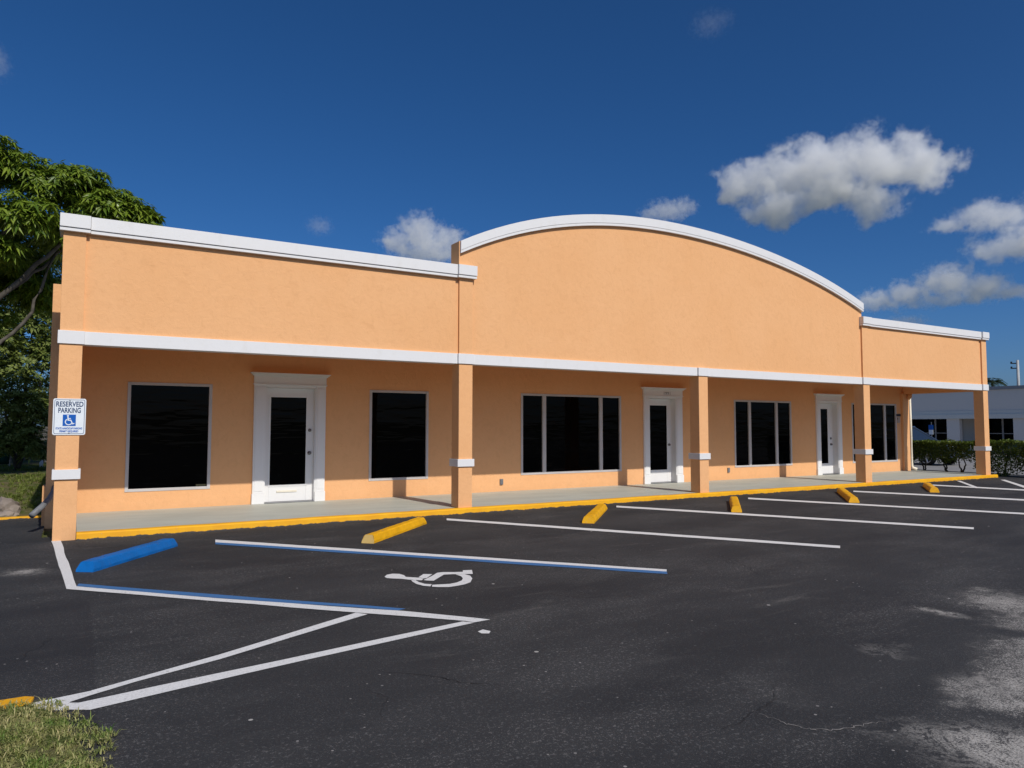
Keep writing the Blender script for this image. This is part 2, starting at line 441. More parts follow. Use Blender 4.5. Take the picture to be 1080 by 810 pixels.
# ------------------------------------------------------------------ setting: ground
def sheet(name, pts, z, mat):
    bm = bmesh.new(); flat_poly(bm, pts, z)
    return tag(make_obj(name, bm, mat), kind='structure')
sheet('ground', [(-5000, -5000), (5000, -5000), (5000, 5000), (-5000, 5000)], -0.03, LAWN)
sheet('parking_lot', [(-0.6, -60), (90, -60), (90, 70), (24.9, 70), (24.9, 0.5), (-0.14, 0.5), (-0.14, 3.03), (-14, 3.03), (-14, -6.68), (-0.6, -6.70)], 0.0, ASPH)

sheet('side_lot', [(27.2, -40), (90, -40), (90, 60), (27.2, 60)], 0.005, SIDELOT)
# walkway slab and its painted kerb face
bm = bmesh.new(); box(bm, 0.285, 24.9, -0.05, 2.60, -0.1, 0.102)
tag(make_obj('walkway', bm, WALK), kind='structure')
bm = bmesh.new()
N = 60
prof = [(-0.10, -0.1), (-0.085, 0.085), (-0.07, 0.103), (-0.05, 0.108), (0.03, 0.108), (0.03, 0.09)]
rng = random.Random(3)
rows = []
for i in range(N + 1):
    x = 0.285 + (24.93 - 0.285) * i / N
    dy = rng.uniform(-0.008, 0.008); dz = rng.uniform(-0.004, 0.003)
    rows.append([bm.verts.new((x, y + (dy if y < -0.06 else 0), z + (dz if z > 0 else 0))) for y, z in prof])
for a, b in zip(rows, rows[1:]):
    for k in range(len(prof) - 1): bm.faces.new((a[k], b[k], b[k + 1], a[k + 1]))
bm.faces.new(rows[0]); bm.faces.new(rows[-1][::-1])
bmesh.ops.recalc_face_normals(bm, faces=bm.faces)
tag(make_obj('kerb', bm, KERB), kind='structure')
# low concrete kerb at the back of the side lot (yellow-edged)
bm = bmesh.new(); box(bm, -12, -0.2, 3.03, 3.17, -0.1, 0.045, 0.01)
tag(make_obj('kerb', bm, KERB), kind='structure')
# kerb of the grass island
bm = bmesh.new(); prism(bm, [(-12, -6.64), (0.03, -6.755), (0.075, -6.79), (0.06, -6.90), (-12, -6.84)], 'z', -0.05, 0.03)
tag(make_obj('kerb', bm, KERB), kind='structure')

LINES = {
'blueA_white': [(1.944, -0.969), (5.878, -5.743), (5.794, -5.834), (1.906, -1.215)],
'blueA_blue': [(1.906, -1.215), (5.794, -5.834), (5.71, -5.938), (1.877, -1.401)],
'left_short': [(-0.007, 0.02), (0.102, 0.012), (0.287, -3.439), (0.203, -3.525)],
'L2_white': [(0.287, -3.439), (1.396, -4.676), (2.674, -5.96), (3.091, -6.467), (3.177, -6.584), (3.024, -6.593), (2.979, -6.513), (2.382, -5.882), (1.377, -4.802), (0.203, -3.525)],
'L2_blue': [(0.306, -3.31), (1.421, -4.521), (2.723, -5.906), (2.644, -5.928), (1.398, -4.668), (0.29, -3.436)],
'V_low': [(2.962, -6.513), (3.024, -6.593), (1.238, -6.909), (0.348, -7.095), (0.217, -7.013), (0.248, -6.915), (0.295, -6.943), (1.088, -6.814)],
'V_up': [(2.308, -5.809), (2.38, -5.905), (1.115, -6.53), (0.60, -6.725), (0.358, -6.845), (0.252, -6.905), (0.218, -7.029), (0.011, -6.906), (0.08, -6.814), (0.343, -6.768), (1.121, -6.426)],
'B': [(5.735, -0.48), (8.972, -5.719), (8.795, -5.842), (5.625, -0.708)],
'C': [(9.529, -0.376), (12.379, -5.681), (12.155, -5.793), (9.334, -0.616)],
'D': [(13.119, -0.561), (14.438, -3.458), (15.224, -5.123), (15.889, -6.572), (15.574, -6.677), (14.948, -5.245), (14.19, -3.603), (12.85, -0.796)],
'E': [(16.819, -0.626), (17.288, -1.785), (18.095, -3.847), (18.739, -5.624), (18.387, -5.741), (17.75, -4.0), (16.955, -1.981), (16.505, -0.838)],
'F': [(20.448, -0.54), (20.92, -2.591), (21.416, -4.733), (21.011, -4.868), (20.518, -2.769), (20.088, -0.741)],
'H1': [(22.468, -0.133), (22.565, -0.19), (20.35, -1.834), (20.243, -1.772)],
'H2': [(24.053, -0.562), (24.177, -0.634), (21.355, -2.615), (20.993, -2.666)],
}
for i, (k, pts) in enumerate(LINES.items()):
    bm = bmesh.new()
    # subdivided outline with slight unevenness so paint edges are not ruler-straight
    out = []
    rr = random.Random(i)
    for a, b in zip(pts, pts[1:] + pts[:1]):
        L = math.dist(a, b); m_ = max(1, int(L / 0.35))
        for j in range(m_):
            t = j / m_; e = 0.0 if j == 0 else rr.uniform(-0.006, 0.006)
            out.append((a[0] + (b[0] - a[0]) * t + e, a[1] + (b[1] - a[1]) * t + e))
    f = flat_poly(bm, out, 0.004 + 0.0008 * (i % 5))
    bmesh.ops.triangulate(bm, faces=[f])
    tag(make_obj('parking_line', bm, LINEB if 'blue' in k.split('_')[-1] else LINEW), kind='structure')
def polyline(name, pts, w_, mat, seed):
    rr = random.Random(seed); P = []
    for a, b in zip(pts, pts[1:]):
        for k in range(8):
            t = k / 8; P.append((a[0] + (b[0] - a[0]) * t + rr.uniform(-.012, .012), a[1] + (b[1] - a[1]) * t + rr.uniform(-.012, .012)))
    P.append(pts[-1]); bm = bmesh.new(); L = []; n_ = len(P)
    for i, q in enumerate(P):
        a = P[max(i - 1, 0)]; b = P[min(i + 1, n_ - 1)]; d = Vector((b[0] - a[0], b[1] - a[1], 0)).normalized(); s_ = Vector((-d.y, d.x, 0))
        ww = w_ * rr.uniform(0.3, 1.2) * min(1, 0.2 + 3 * min(i, n_ - 1 - i) / n_)
        L.append((bm.verts.new((q[0] + s_.x * ww, q[1] + s_.y * ww, 0.0035)), bm.verts.new((q[0] - s_.x * ww, q[1] - s_.y * ww, 0.0035))))
    for (a, b), (c_, d_) in zip(L, L[1:]): bm.faces.new((a, b, d_, c_))
    bmesh.ops.recalc_face_normals(bm, faces=bm.faces)
    if bm.faces[0].normal.z < 0: bmesh.ops.reverse_faces(bm, faces=bm.faces[:])
    tag(make_obj(name, bm, mat), kind='structure')
polyline('surface_crack', [(3.50, -9.03), (3.52, -9.2), (3.57, -9.32), (3.68, -9.38), (3.83, -9.41), (4.0, -9.45)], 0.0035, mat_marking('pale_crack_filling', (0.30, 0.28, 0.26), 0.8), 5)
polyline('surface_crack', [(1.95, -7.3), (2.2, -7.55), (2.35, -7.8), (2.5, -7.92)], 0.003, paint('dark_crack', (0.010, 0.010, 0.011), 0.9, 0.1), 6)
SYM = [[(3.055, -4.533), (3.116, -4.446), (3.188, -4.426), (3.247, -4.475), (3.261, -4.566), (3.245, -4.652), (3.292, -4.706), (3.342, -4.756), (3.367, -4.83), (3.32, -4.893), (3.269, -4.85), (3.217, -4.794), (3.164, -4.71), (3.097, -4.657), (3.054, -4.606)],
[(3.346, -4.747), (3.462, -4.616), (3.541, -4.669), (3.409, -4.82), (3.372, -4.825)],
[(3.335, -4.902), (3.496, -4.759), (3.614, -4.635), (3.682, -4.633), (3.788, -4.695), (3.874, -4.731), (3.913, -4.654), (4.008, -4.687), (3.915, -4.883), (3.837, -4.844), (3.74, -4.794), (3.635, -4.76), (3.561, -4.832), (3.411, -4.985), (3.356, -4.94)],
[(3.222, -4.848), (3.26, -4.87), (3.253, -4.974), (3.27, -5.076), (3.322, -5.131), (3.269, -5.214), (3.222, -5.156), (3.197, -5.045), (3.203, -4.931)],
[(3.314, -5.163), (3.393, -5.186), (3.481, -5.213), (3.568, -5.191), (3.657, -5.13), (3.718, -5.037), (3.746, -4.941), (3.74, -4.821), (3.828, -4.86), (3.842, -4.964), (3.794, -5.102), (3.692, -5.252), (3.599, -5.307), (3.498, -5.331), (3.408, -5.337), (3.321, -5.286), (3.275, -5.241)]]
bm = bmesh.new()
for i, s in enumerate(SYM): flat_poly(bm, s, 0.004 + 0.0012 * i)
bmesh.ops.triangulate(bm, faces=bm.faces)
tag(make_obj('wheelchair_marking', bm, LINEW), kind='structure')
bm = bmesh.new(); flat_poly(bm, [(2.93, -6.83), (2.99, -6.80), (3.02, -6.87), (2.98, -6.92), (2.93, -6.89)], 0.004)
tag(make_obj('paint_splash', bm, LINEW), kind='structure')

# ------------------------------------------------------------------ the building
B = empty('storefront_building', (12.3, 0, 0))
tag(B, 'long single storey peach stucco shop building with arched white-capped parapet and covered walkway', 'building')
CX = [0.0, 6.198, 12.221, 18.297, 24.398]; CW = 0.279; CDEP = 0.29
ZB, ZT, ZC, ZS, YD = 2.723, 2.908, 4.542, 0.102, 2.587
YF = 0.045    # fascia plane, behind the pilaster fronts
GC = [-1.6e-4, 1.05e-3, -2.501e-2, -4.306e-2, 6.08947]
def gz(x):
    t = x - 12.25
    return (((GC[0] * t + GC[1]) * t + GC[2]) * t + GC[3]) * t + GC[4]

# columns running up as pilasters
for i, x in enumerate(CX):
    bm = bmesh.new()
    zb = ZS if i else -0.05
    box(bm, x, x + CW, 0.0, CDEP, zb, ZB + 0.02, 0.006)
    c = make_obj('column', bm, STUCCO, B)
    if i != 2:
        bm = bmesh.new(); top = 4.31
        box(bm, x, x + CW, 0.0, YF + 0.15, ZT - 0.02, top, 0.004)
        make_obj('pilaster', bm, STUCCO, B)
    bm = bmesh.new()
    o = 0.03
    zc0 = 0.84 if i == 0 else 0.85
    box(bm, x - o, x + CW + o, -o, CDEP + o, zc0, zc0 + 0.135, 0.004)
    make_obj('collar', bm, WHITE, c)
# white band across the front, stepping out at each column
bm = bmesh.new()
xs = []
for i in range(5):
    box(bm, CX[i] - 0.022, CX[i] + CW + 0.022, -0.024, 0.24, ZB, ZT, 0.004)
    if i < 4: box(bm, CX[i] + CW + 0.0225, CX[i + 1] - 0.0225, YF - 0.03, 0.24, ZB, ZT, 0.004)
make_obj('trim_band', bm, WHITE, B)
# parapet walls left and right
def coping(bm, x0, x1, yb, zt=ZC):
    box(bm, x0, x1, yb - 0.085, 0.42, zt - 0.185, zt, 0.004)
    box(bm, x0 + 0.0, x1, yb - 0.068, 0.40, zt - 0.238, zt - 0.191, 0.004)
for (xa, xb, l, r) in ((0, 3 - 2, 0, 1), (3, 4, 3, 4)):
    bm = bmesh.new()
    box(bm, CX[l] + 0.02, CX[r] + CW - 0.02, YF, 0.33, ZT - 0.05, ZC - 0.2)
    pw = make_obj('parapet_wall', bm, STUCCO, B)
    bm = bmesh.new()
    x0, x1 = CX[l], CX[r]
    coping(bm, x0 - 0.045, x0 + CW + 0.05, 0.0)
    coping(bm, x0 + CW + 0.053, x1 - 0.053, YF)
    coping(bm, x1 - 0.05, x1 + CW + 0.05, 0.0)
    make_obj('coping', bm, WHITE, pw)
# arched gable wall
xa, xb = 6.215, 18.36
bm = bmesh.new()
NS = 48
pts = [(xa, ZT - 0.05)] + [(xb, ZT - 0.05)] + [(xb + (xa - xb) * i / NS, gz(xb + (xa - xb) * i / NS) - 0.12) for i in range(NS + 1)]
prism(bm, pts, 'y', YF + 0.001, 0.35)
gw = make_obj('gable_wall', bm, STUCCO, B)
bm = bmesh.new()
def arch(bm, zo, zi, y0, y1, e):
    rows = []
    for i in range(NS + 1):
        x = xa - e + (xb - xa + 2 * e) * i / NS
        a, b_ = gz(x) + zo, gz(x) + zi
        rows.append([bm.verts.new(c) for c in ((x, y0, b_), (x, y0, a), (x, y1, a), (x, y1, b_))])
    for p, q in zip(rows, rows[1:]):
        for k in range(4): bm.faces.new((p[k], q[k], q[(k + 1) % 4], p[(k + 1) % 4]))
    bm.faces.new(rows[0]); bm.faces.new(rows[-1][::-1])
    bmesh.ops.recalc_face_normals(bm, faces=bm.faces)
arch(bm, 0.0, -0.175, YF - 0.075, 0.349, 0.002)
make_obj('coping', bm, WHITE, gw)
bm = bmesh.new(); prism(bm, [(xa - 0.022, 4.30), (xa - 0.0025, 4.30), (xa - 0.0025, gz(xa) + 0.004), (xa - 0.022, gz(xa) - 0.004)], 'y', YF - 0.03, 0.345)
make_obj('gable_end', bm, STUCCO, gw)
bm = bmesh.new(); arch(bm, -0.181, -0.23, YF - 0.068, 0.345, 0.0015)
make_obj('coping_moulding', bm, WHITE, gw)

# walls behind the walkway with openings cut out
WIN = [(1.00, 2.385, 0.425, 2.355), (5.44, 6.765, 0.455, 2.335), (9.12, 12.10, 0.455, 2.355), (16.20, 18.64, 0.435, 2.345), (21.58, 24.02, 0.425, 2.355)]
DOOR = [(3.13, 4.51, 3.34, 4.32), (12.83, 14.18, 13.02, 13.96), (19.77, 21.01, 19.965, 20.825)]
DEP = [0.09, 0.17, 0.17]
holes = [(a, b, c, d) for a, b, c, d in WIN] + [(d[2], d[3], ZS - 0.1, 2.345) for d in DOOR]
bm = bmesh.new()
gx = sorted({-0.14, 24.66} | {h[0] for h in holes} | {h[1] for h in holes})
gzs = sorted({-0.05, 3.9} | {h[2] for h in holes} | {h[3] for h in holes})
vc = {}
def V(x, y, z):
    k = (round(x, 4), round(y, 4), round(z, 4))
    if k not in vc: vc[k] = bm.verts.new((x, y, z))
    return vc[k]
for a, b in zip(gx, gx[1:]):
    for c, d in zip(gzs, gzs[1:]):
        mx, mz = (a + b) / 2, (c + d) / 2
        if any(h[0] < mx < h[1] and h[2] < mz < h[3] for h in holes): continue
        bm.faces.new((V(a, YD, c), V(b, YD, c), V(b, YD, d), V(a, YD, d)))
for h in holes:
    y2 = YD + 0.3
    q = [(h[0], h[2]), (h[1], h[2]), (h[1], h[3]), (h[0], h[3])]
    for (x0, z0), (x1, z1) in zip(q, q[1:] + q[:1]):
        bm.faces.new([bm.verts.new(c) for c in ((x0, YD, z0), (x1, YD, z1), (x1, y2, z1), (x0, y2, z0))])
bm.faces.ensure_lookup_table()
make_obj('shop_wall', bm, STUCCO, B)
bm = bmesh.new(); box(bm, 24.30, 24.66, YD - 0.075, YD - 0.002, ZS, 2.72, 0.004)
make_obj('corner_pilaster', bm, STUCCO, B)
# rest of the shell: sides, back, roof, soffit
bm = bmesh.new(); box(bm, -0.145, -0.002, 1.75, 16.0, -0.05, 3.84, 0.005); make_obj('side_wall', bm, STUCCO, B)
bm = bmesh.new(); box(bm, 24.50, 24.655, YD + 0.31, 16.0, -0.05, 3.80); make_obj('side_wall', bm, STUCCO, B)
bm = bmesh.new(); box(bm, -0.149, 24.65, 16.003, 16.2, -0.05, 3.80); make_obj('back_wall', bm, STUCCO, B)
bm = bmesh.new(); box(bm, 0.0, 24.64, 0.36, 16.0, 3.45, 3.6); make_obj('roof', bm, ROOFM, B)
bm = bmesh.new(); box(bm, 0.02, 24.64, 0.332, YD - 0.003, 3.12, 3.17); make_obj('soffit', bm, SOFFIT, B)
bm = bmesh.new(); box(bm, 24.42, 24.655, 0.245, YD + 0.3, ZB - 0.02, 3.44); make_obj('end_beam', bm, STUCCO, B)
bm = bmesh.new(); box(bm, 0.003, 0.2, 0.245, YD - 0.003, ZB - 0.02, 3.44); make_obj('end_beam', bm, STUCCO, B)

# windows
def window(x0, x1, z0, z1, mull):
    bm = bmesh.new(); t = 0.05; y0, y1 = YD - 0.012, YD + 0.06
    box(bm, x0 - 0.004, x0 + t, y0, y1, z0, z1, 0.003); box(bm, x1 - t, x1 + 0.004, y0, y1, z0, z1, 0.003)
    box(bm, x0 + t + 0.001, x1 - t - 0.001, y0 + 0.002, y1, z0, z0 + t, 0.003); box(bm, x0 + t + 0.001, x1 - t - 0.001, y0 + 0.002, y1, z1 - t, z1, 0.003)
    for mx in mull: box(bm, mx - 0.05, mx + 0.05, y0 + 0.004, y1, z0 + t + 0.001, z1 - t - 0.001, 0.003)
    f = make_obj('window', bm, FRAME, B)
    e = [x0 + t] + [v for mx in mull for v in (mx - 0.05, mx + 0.05)] + [x1 - t]
    for a, b in zip(e[::2], e[1::2]):
        bm = bmesh.new(); box(bm, a - 0.01, b + 0.01, YD + 0.03, YD + 0.045, z0 + t - 0.01, z1 - t + 0.01)
        make_obj('pane', bm, GLASS, f)
    return f
w1 = window(*WIN[0], []); window(*WIN[1], []); window(*WIN[2], [9.77, 11.46]); window(*WIN[3], [16.84, 17.99]); window(*WIN[4], [22.23, 23.37])
bm = bmesh.new(); box(bm, 2.15, 2.32, YD + 0.024, YD + 0.0295, 0.485, 0.515)
make_obj('sticker', bm, paint('sticker_tan', (0.16, 0.14, 0.06), 0.5), w1)

# doors
def door(i):
    x0, x1, a, b = DOOR[i]; dep = DEP[i]; yb = YD - 0.045
    bm = bmesh.new()
    ztop = 2.345
    for (u, v) in ((x0, a), (b, x1)):
        box(bm, u, v, yb, YD + 0.06, 0.30, ztop + 0.04, 0.003)
        box(bm, u + 0.03, v - 0.03, yb - 0.008, yb + 0.01, 0.34, ztop - 0.02, 0.004)
        box(bm, u - 0.012, v + 0.008, yb - 0.018, YD + 0.06, ZS + 0.001, 0.298, 0.004)
    box(bm, x0 - 0.006, x1 + 0.006, yb - 0.004, YD + 0.06, ztop + 0.042, 2.545, 0.003)
    box(bm, x0 - 0.02, x1 + 0.02, yb - 0.016, YD + 0.05, ztop + 0.032, ztop + 0.052, 0.003)
    for k, (e, z) in enumerate(((0.03, 2.546), (0.055, 2.568), (0.075, 2.588))):
        box(bm, x0 - e, x1 + e, yb - e, YD + 0.05, z, z + (0.021 if k < 2 else 0.018), 0.003)
    s = make_obj('door_surround', bm, DOORW, B)
    # jamb lining of the recess
    bm = bmesh.new()
    box(bm, a + 0.001, a + 0.02, YD - 0.03, YD + dep + 0.05, ZS + 0.002, ztop - 0.022); box(bm, b - 0.02, b - 0.001, YD - 0.03, YD + dep + 0.05, ZS + 0.002, ztop - 0.022)
    box(bm, a + 0.001, b - 0.001, YD - 0.03, YD + dep + 0.05, ztop - 0.02, ztop + 0.03)
    for xx in (a + 0.02, b - 0.035): box(bm, xx, xx + 0.015, YD + dep - 0.03, YD + dep + 0.02, ZS + 0.002, ztop - 0.022)
    make_obj('door_jamb', bm, DOORW, s)
    bm = bmesh.new(); box(bm, a, b, YD - 0.06, YD + dep + 0.06, ZS - 0.02, ZS + 0.018, 0.004)
    make_obj('threshold', bm, STEEL, s)
    return s
surr = [door(i) for i in range(3)]
GL = [(3.455, 4.165), (13.17, 13.80), (20.08, 20.57)]
def leaf(i):
    a, b = DOOR[i][2] + 0.024, DOOR[i][3] - 0.024; g0, g1 = GL[i]; y = YD + DEP[i] - 0.02; zt = 2.32; z0 = ZS + 0.022
    bm = bmesh.new()
    box(bm, a, g0, y, y + 0.045, z0, zt, 0.003); box(bm, g1, b, y, y + 0.045, z0, zt, 0.003)
    box(bm, g0 + 0.0005, g1 - 0.0005, y + 0.001, y + 0.045, z0, 0.43, 0.003); box(bm, g0 + 0.0005, g1 - 0.0005, y + 0.001, y + 0.045, 2.155, zt, 0.003)
    # glazing bead
    for q in ((g0 - 0.02, g0 + 0.012, 0.41, 2.175), (g1 - 0.012, g1 + 0.02, 0.41, 2.175)): box(bm, q[0], q[1], y - 0.008, y + 0.006, q[2], q[3], 0.003)
    for q in ((0.41, 0.442), (2.143, 2.175)): box(bm, g0 + 0.013, g1 - 0.013, y - 0.007, y + 0.006, q[0], q[1], 0.003)
    d = make_obj('door', bm, DOORW, B)
    bm = bmesh.new(); box(bm, g0 - 0.002, g1 + 0.002, y + 0.018, y + 0.03, 0.43, 2.156); make_obj('glass', bm, GLASS, d)
    return d, y
d1, y1 = leaf(0); d2, y2 = leaf(1); d3, y3 = leaf(2)
def knob(d, x, y, z, r, l):
    bm = bmesh.new(); tube(bm, [(x, y + 0.001, z), (x, y - 0.012, z)], r * 1.25, 14)
    tube(bm, [(x, y - 0.01, z), (x, y - l * 0.6, z), (x, y - l, z)], [r * 0.5, r * 0.95, r * 0.7], 14)
    make_obj('knob', bm, STEEL, d, True)
knob(d1, 4.225, y1, 1.50, 0.026, 0.03); knob(d1, 4.225, y1, 1.05, 0.030, 0.055)
knob(d2, 13.86, y2, 1.10, 0.028, 0.05); knob(d3, 20.70, y3, 1.22, 0.028, 0.03); knob(d3, 20.70, y3, 1.03, 0.030, 0.055)
bm = bmesh.new(); box(bm, 3.60, 3.99, y1 - 0.012, y1 + 0.001, 0.295, 0.335, 0.004); make_obj('mail_slot', bm, CREAM, d1)
WALLTX = Matrix(((1, 0, 0, 0), (0, 0, -1, 0), (0, 1, 0, 0), (0, 0, 0, 1)))   # text plane facing -y
for k, ch in enumerate('1991'): text_obj('digit', ch, STEEL, 0.115, Matrix.Translation((13.52 + 0.07 * k, YD - 0.054, 2.455)) @ WALLTX, surr[1], 0.0008)

# fittings on the wall
for x, z in ((8.59, 0.32), (15.93, 0.37)):
    bm = bmesh.new(); box(bm, x - 0.04, x + 0.04, YD - 0.03, YD + 0.005, z - 0.065, z + 0.065, 0.006)
    box(bm, x - 0.028, x + 0.028, YD - 0.038, YD - 0.028, z - 0.05, z + 0.05, 0.004)
    make_obj('wall_socket', bm, GREY, B)
bm = bmesh.new(); box(bm, 24.06, 24.22, YD - 0.012, YD - 0.001, 1.72, 1.93, 0.002)
pl = make_obj('wall_plaque', bm, paint('plaque_beige', (0.45, 0.36, 0.28), 0.5), B)
bm = bmesh.new(); box(bm, 24.0, 24.26, YD - 0.014, YD - 0.001, 1.945, 2.02, 0.002)
pl2 = make_obj('number_plate', bm, BLACKP, B)
bm = bmesh.new(); box(bm, 24.06, 24.10, YD - 0.016, YD - 0.011, 1.84, 1.88); make_obj('keypad', bm, BLACKP, pl)
bm = bmesh.new()
tube(bm, [(24.56, YD - 0.16, ZB - 0.021), (24.56, YD - 0.16, 2.60), (24.56, YD - 0.12, 2.52)], [0.08, 0.075, 0.04], 12)
make_obj('porch_light', bm, SOFFIT, B, True)
# white downspout at the right corner
bm = bmesh.new()
tube(bm, [(24.735, YD - 0.06, 2.70), (24.735, YD - 0.06, 1.2), (24.735, YD - 0.06, 0.26), (24.74, YD - 0.10, 0.19), (24.76, YD - 0.22, 0.15)], [0.042, 0.045, 0.05, 0.052, 0.055], 12)
dsp = make_obj('downspout', bm, CREAM, B, True)
# grey drain pipe low on the left side wall
bm = bmesh.new()
tube(bm, [(-0.02, 1.76, 0.62), (-0.03, 1.66, 0.55), (-0.08, 1.4, 0.46), (-0.16, 1.15, 0.38), (-0.28, 0.95, 0.27)], [0.042, 0.042, 0.042, 0.042, 0.045], 14)
make_obj('drain_pipe', bm, GREY, B, True)
bm = bmesh.new(); box(bm, -0.19, -0.147, 1.9, 2.3, -0.03, 0.62); make_obj('side_plinth', bm, STUCCO, B)

# ------------------------------------------------------------------ accessible parking sign (hangs on the first column)
S = empty('parking_sign', (0.152, -0.012, 1.705))
tag(S, 'white reserved parking sign with blue wheelchair symbol fixed to the left end column', 'sign')
sx, sz, sw, sh = 0.152, 1.705, 0.392, 0.505
def rrect(w_, h_, r, n=5):
    pts = []
    for cx_, cz_, a0 in ((w_ / 2 - r, h_ / 2 - r, 0), (-w_ / 2 + r, h_ / 2 - r, 90), (-w_ / 2 + r, -h_ / 2 + r, 180), (w_ / 2 - r, -h_ / 2 + r, 270)):
        for k in range(n + 1):
            t = R(a0 + 90 * k / n); pts.append((cx_ + r * math.cos(t), cz_ + r * math.sin(t)))
    return pts
bm = bmesh.new(); prism(bm, [(sx + a, sz + b) for a, b in rrect(sw, sh, 0.025)], 'y', -0.012, -0.005)
make_obj('panel', bm, SIGNW, S)
bm = bmesh.new()
o_ = [(sx + a, sz + b) for a, b in rrect(sw - 0.03, sh - 0.03, 0.02)]; i_ = [(sx + a, sz + b) for a, b in rrect(sw - 0.042, sh - 0.042, 0.016)]
va = [bm.verts.new((p[0], -0.0132, p[1])) for p in o_]; vb = [bm.verts.new((p[0], -0.0132, p[1])) for p in i_]
for k in range(len(va)): bm.faces.new((va[k], va[(k + 1) % len(va)], vb[(k + 1) % len(va)], vb[k]))
make_obj('border', bm, SIGNN, S)
def st(body, size, dz, width, bold, mat=None):
    text_obj('lettering', body, mat or SIGNN, size, Matrix.Translation((sx, -0.0135, sz + dz)) @ WALLTX, S, bold, width)
st('RESERVED', 0.098, 0.172, 0.325, 0.0022); st('PARKING', 0.098, 0.085, 0.268, 0.0022)
st('STATE HANDICAP PARKING', 0.036, -0.163, 0.315, 0.0012, SIGNB); st('PERMIT REQUIRED', 0.036, -0.203, 0.225, 0.0012, SIGNB)
bm = bmesh.new(); box(bm, sx - 0.078, sx + 0.078, -0.0142, -0.0125, sz - 0.128, sz + 0.03); make_obj('symbol_square', bm, SIGNB, S)
bm = bmesh.new()
def spoly(pts, y=-0.0158):
    f = bm.faces.new([bm.verts.new((sx + p[0], y, sz - 0.049 + p[1])) for p in pts])
    f.normal_update()
    if f.normal.y > 0: f.normal_flip()
spoly([(-0.018 + 0.012 * math.cos(t), 0.060 + 0.012 * math.sin(t)) for t in [2 * math.pi * k / 16 for k in range(16)]])
spoly([(-0.024, 0.046), (-0.010, 0.046), (-0.006, 0.008), (0.022, 0.008), (0.044, -0.042), (0.060, -0.036), (0.064, -0.048), (0.038, -0.058), (0.014, -0.006), (-0.020, -0.006)], -0.0152)
spoly([(-0.008, 0.030), (0.018, 0.030), (0.018, 0.020), (-0.008, 0.020)], -0.0155)
arc = [R(a) for a in range(120, 345, 12)]
spoly([(-0.006 + 0.046 * math.cos(t), -0.022 + 0.046 * math.sin(t)) for t in arc] + [(-0.006 + 0.034 * math.cos(t), -0.022 + 0.034 * math.sin(t)) for t in arc[::-1]], -0.0154)
bmesh.ops.triangulate(bm, faces=bm.faces)
make_obj('wheelchair_symbol', bm, SIGNW, S)
for dz in (0.228, -0.228):
    bm = bmesh.new(); tube(bm, [(sx, -0.0125, sz + dz), (sx, -0.017, sz + dz)], 0.007, 10)
    make_obj('bolt', bm, STEEL, S)

# ------------------------------------------------------------------ wheel stops
def wheel_stop(n, f, mat, label, wbase=0.21, bare=False, lift=0.0):
    n = Vector(n + (0,)); f = Vector(f + (0,)); d = f - n; L = d.length; ang = math.atan2(d.y, d.x)
    e = empty('wheel_stop', tuple((n + f) / 2), ang)
    tag(e, label, 'wheel stop', 'parking wheel stops along the walkway')
    bm = bmesh.new()
    hb, ht, H = wbase / 2, wbase * 0.31, 0.11
    rr = random.Random(int(L * 1000))
    nx = 16; rows = []
    for i in range(nx + 1):
        t = i / nx
        x = -L / 2 + L * t
        k = 1.0
        end = (i == 0) - (i == nx)
        row = []
        for (y, z) in ((-hb, 0.0), (-hb, 0.03), (-ht - 0.012, H - 0.012), (-ht + 0.008, H), (ht - 0.008, H), (ht + 0.012, H - 0.012), (hb, 0.03), (hb, 0.0)):
            xx = x + end * (z / H) * 0.045
            row.append(bm.verts.new((xx, y + rr.uniform(-.003, .003), z + (rr.uniform(-.003, .003) if z > 0.05 else 0) + lift)))
        rows.append(row)
    for a, b in zip(rows, rows[1:]):
        for k in range(7): bm.faces.new((a[k], b[k], b[k + 1], a[k + 1]))
    bm.faces.new(rows[-1])
    if not bare: bm.faces.new(rows[0][::-1])
    bmesh.ops.recalc_face_normals(bm, faces=bm.faces)
    M = Matrix.Translation(e.location) @ Matrix.Rotation(ang, 4, 'Z')
    bm.transform(M)
    make_obj('block', bm, mat, e)
    if bare:
        bm = bmesh.new()
        pts = [(-L / 2 + (z / H) * 0.045 - 0.001, y, z) for (y, z) in ((-hb, 0.0), (-hb, 0.03), (-ht, H), (ht, H), (hb, 0.03), (hb, 0.0))]
        bm.faces.new([bm.verts.new(M @ Vector(p)) for p in pts]); bmesh.ops.recalc_face_normals(bm, faces=bm.faces)
        make_obj('bare_end', bm, BARE, e)
    for xx in (-L * 0.3, L * 0.3):
        bm = bmesh.new(); tube(bm, [M @ Vector((xx, 0, H - 0.02)), M @ Vector((xx, 0, H + 0.004))], 0.014, 10)
        make_obj('anchor_pin', bm, mat, e)
    return e
wheel_stop((0.36, -2.64), (1.35, -1.24), BLUE, 'blue painted concrete wheel stop beside the reserved parking sign column', 0.2)
wheel_stop((3.66, -2.33), (5.10, -0.86), YELLOW, 'yellow wheel stop with a bare unpainted concrete end, nearest yellow one to the blue stop', 0.18, True)
wheel_stop((7.46, -2.2), (8.92, -0.70), YELLOW, 'yellow wheel stop below the three pane window between the second and third columns', 0.2)
wheel_stop((10.75, -2.36), (12.25, -0.94), YELLOW, 'yellow wheel stop just right of the third column, pointing almost straight at the viewer', 0.19)
wheel_stop((14.2, -2.41), (16.2, -0.72), YELLOW, 'yellow wheel stop with shaded left side just left of the fourth column', 0.2)
wheel_stop((18.1, -1.91), (19.7, -0.82), YELLOW, 'smallest looking farthest yellow wheel stop near the right end column', 0.2)

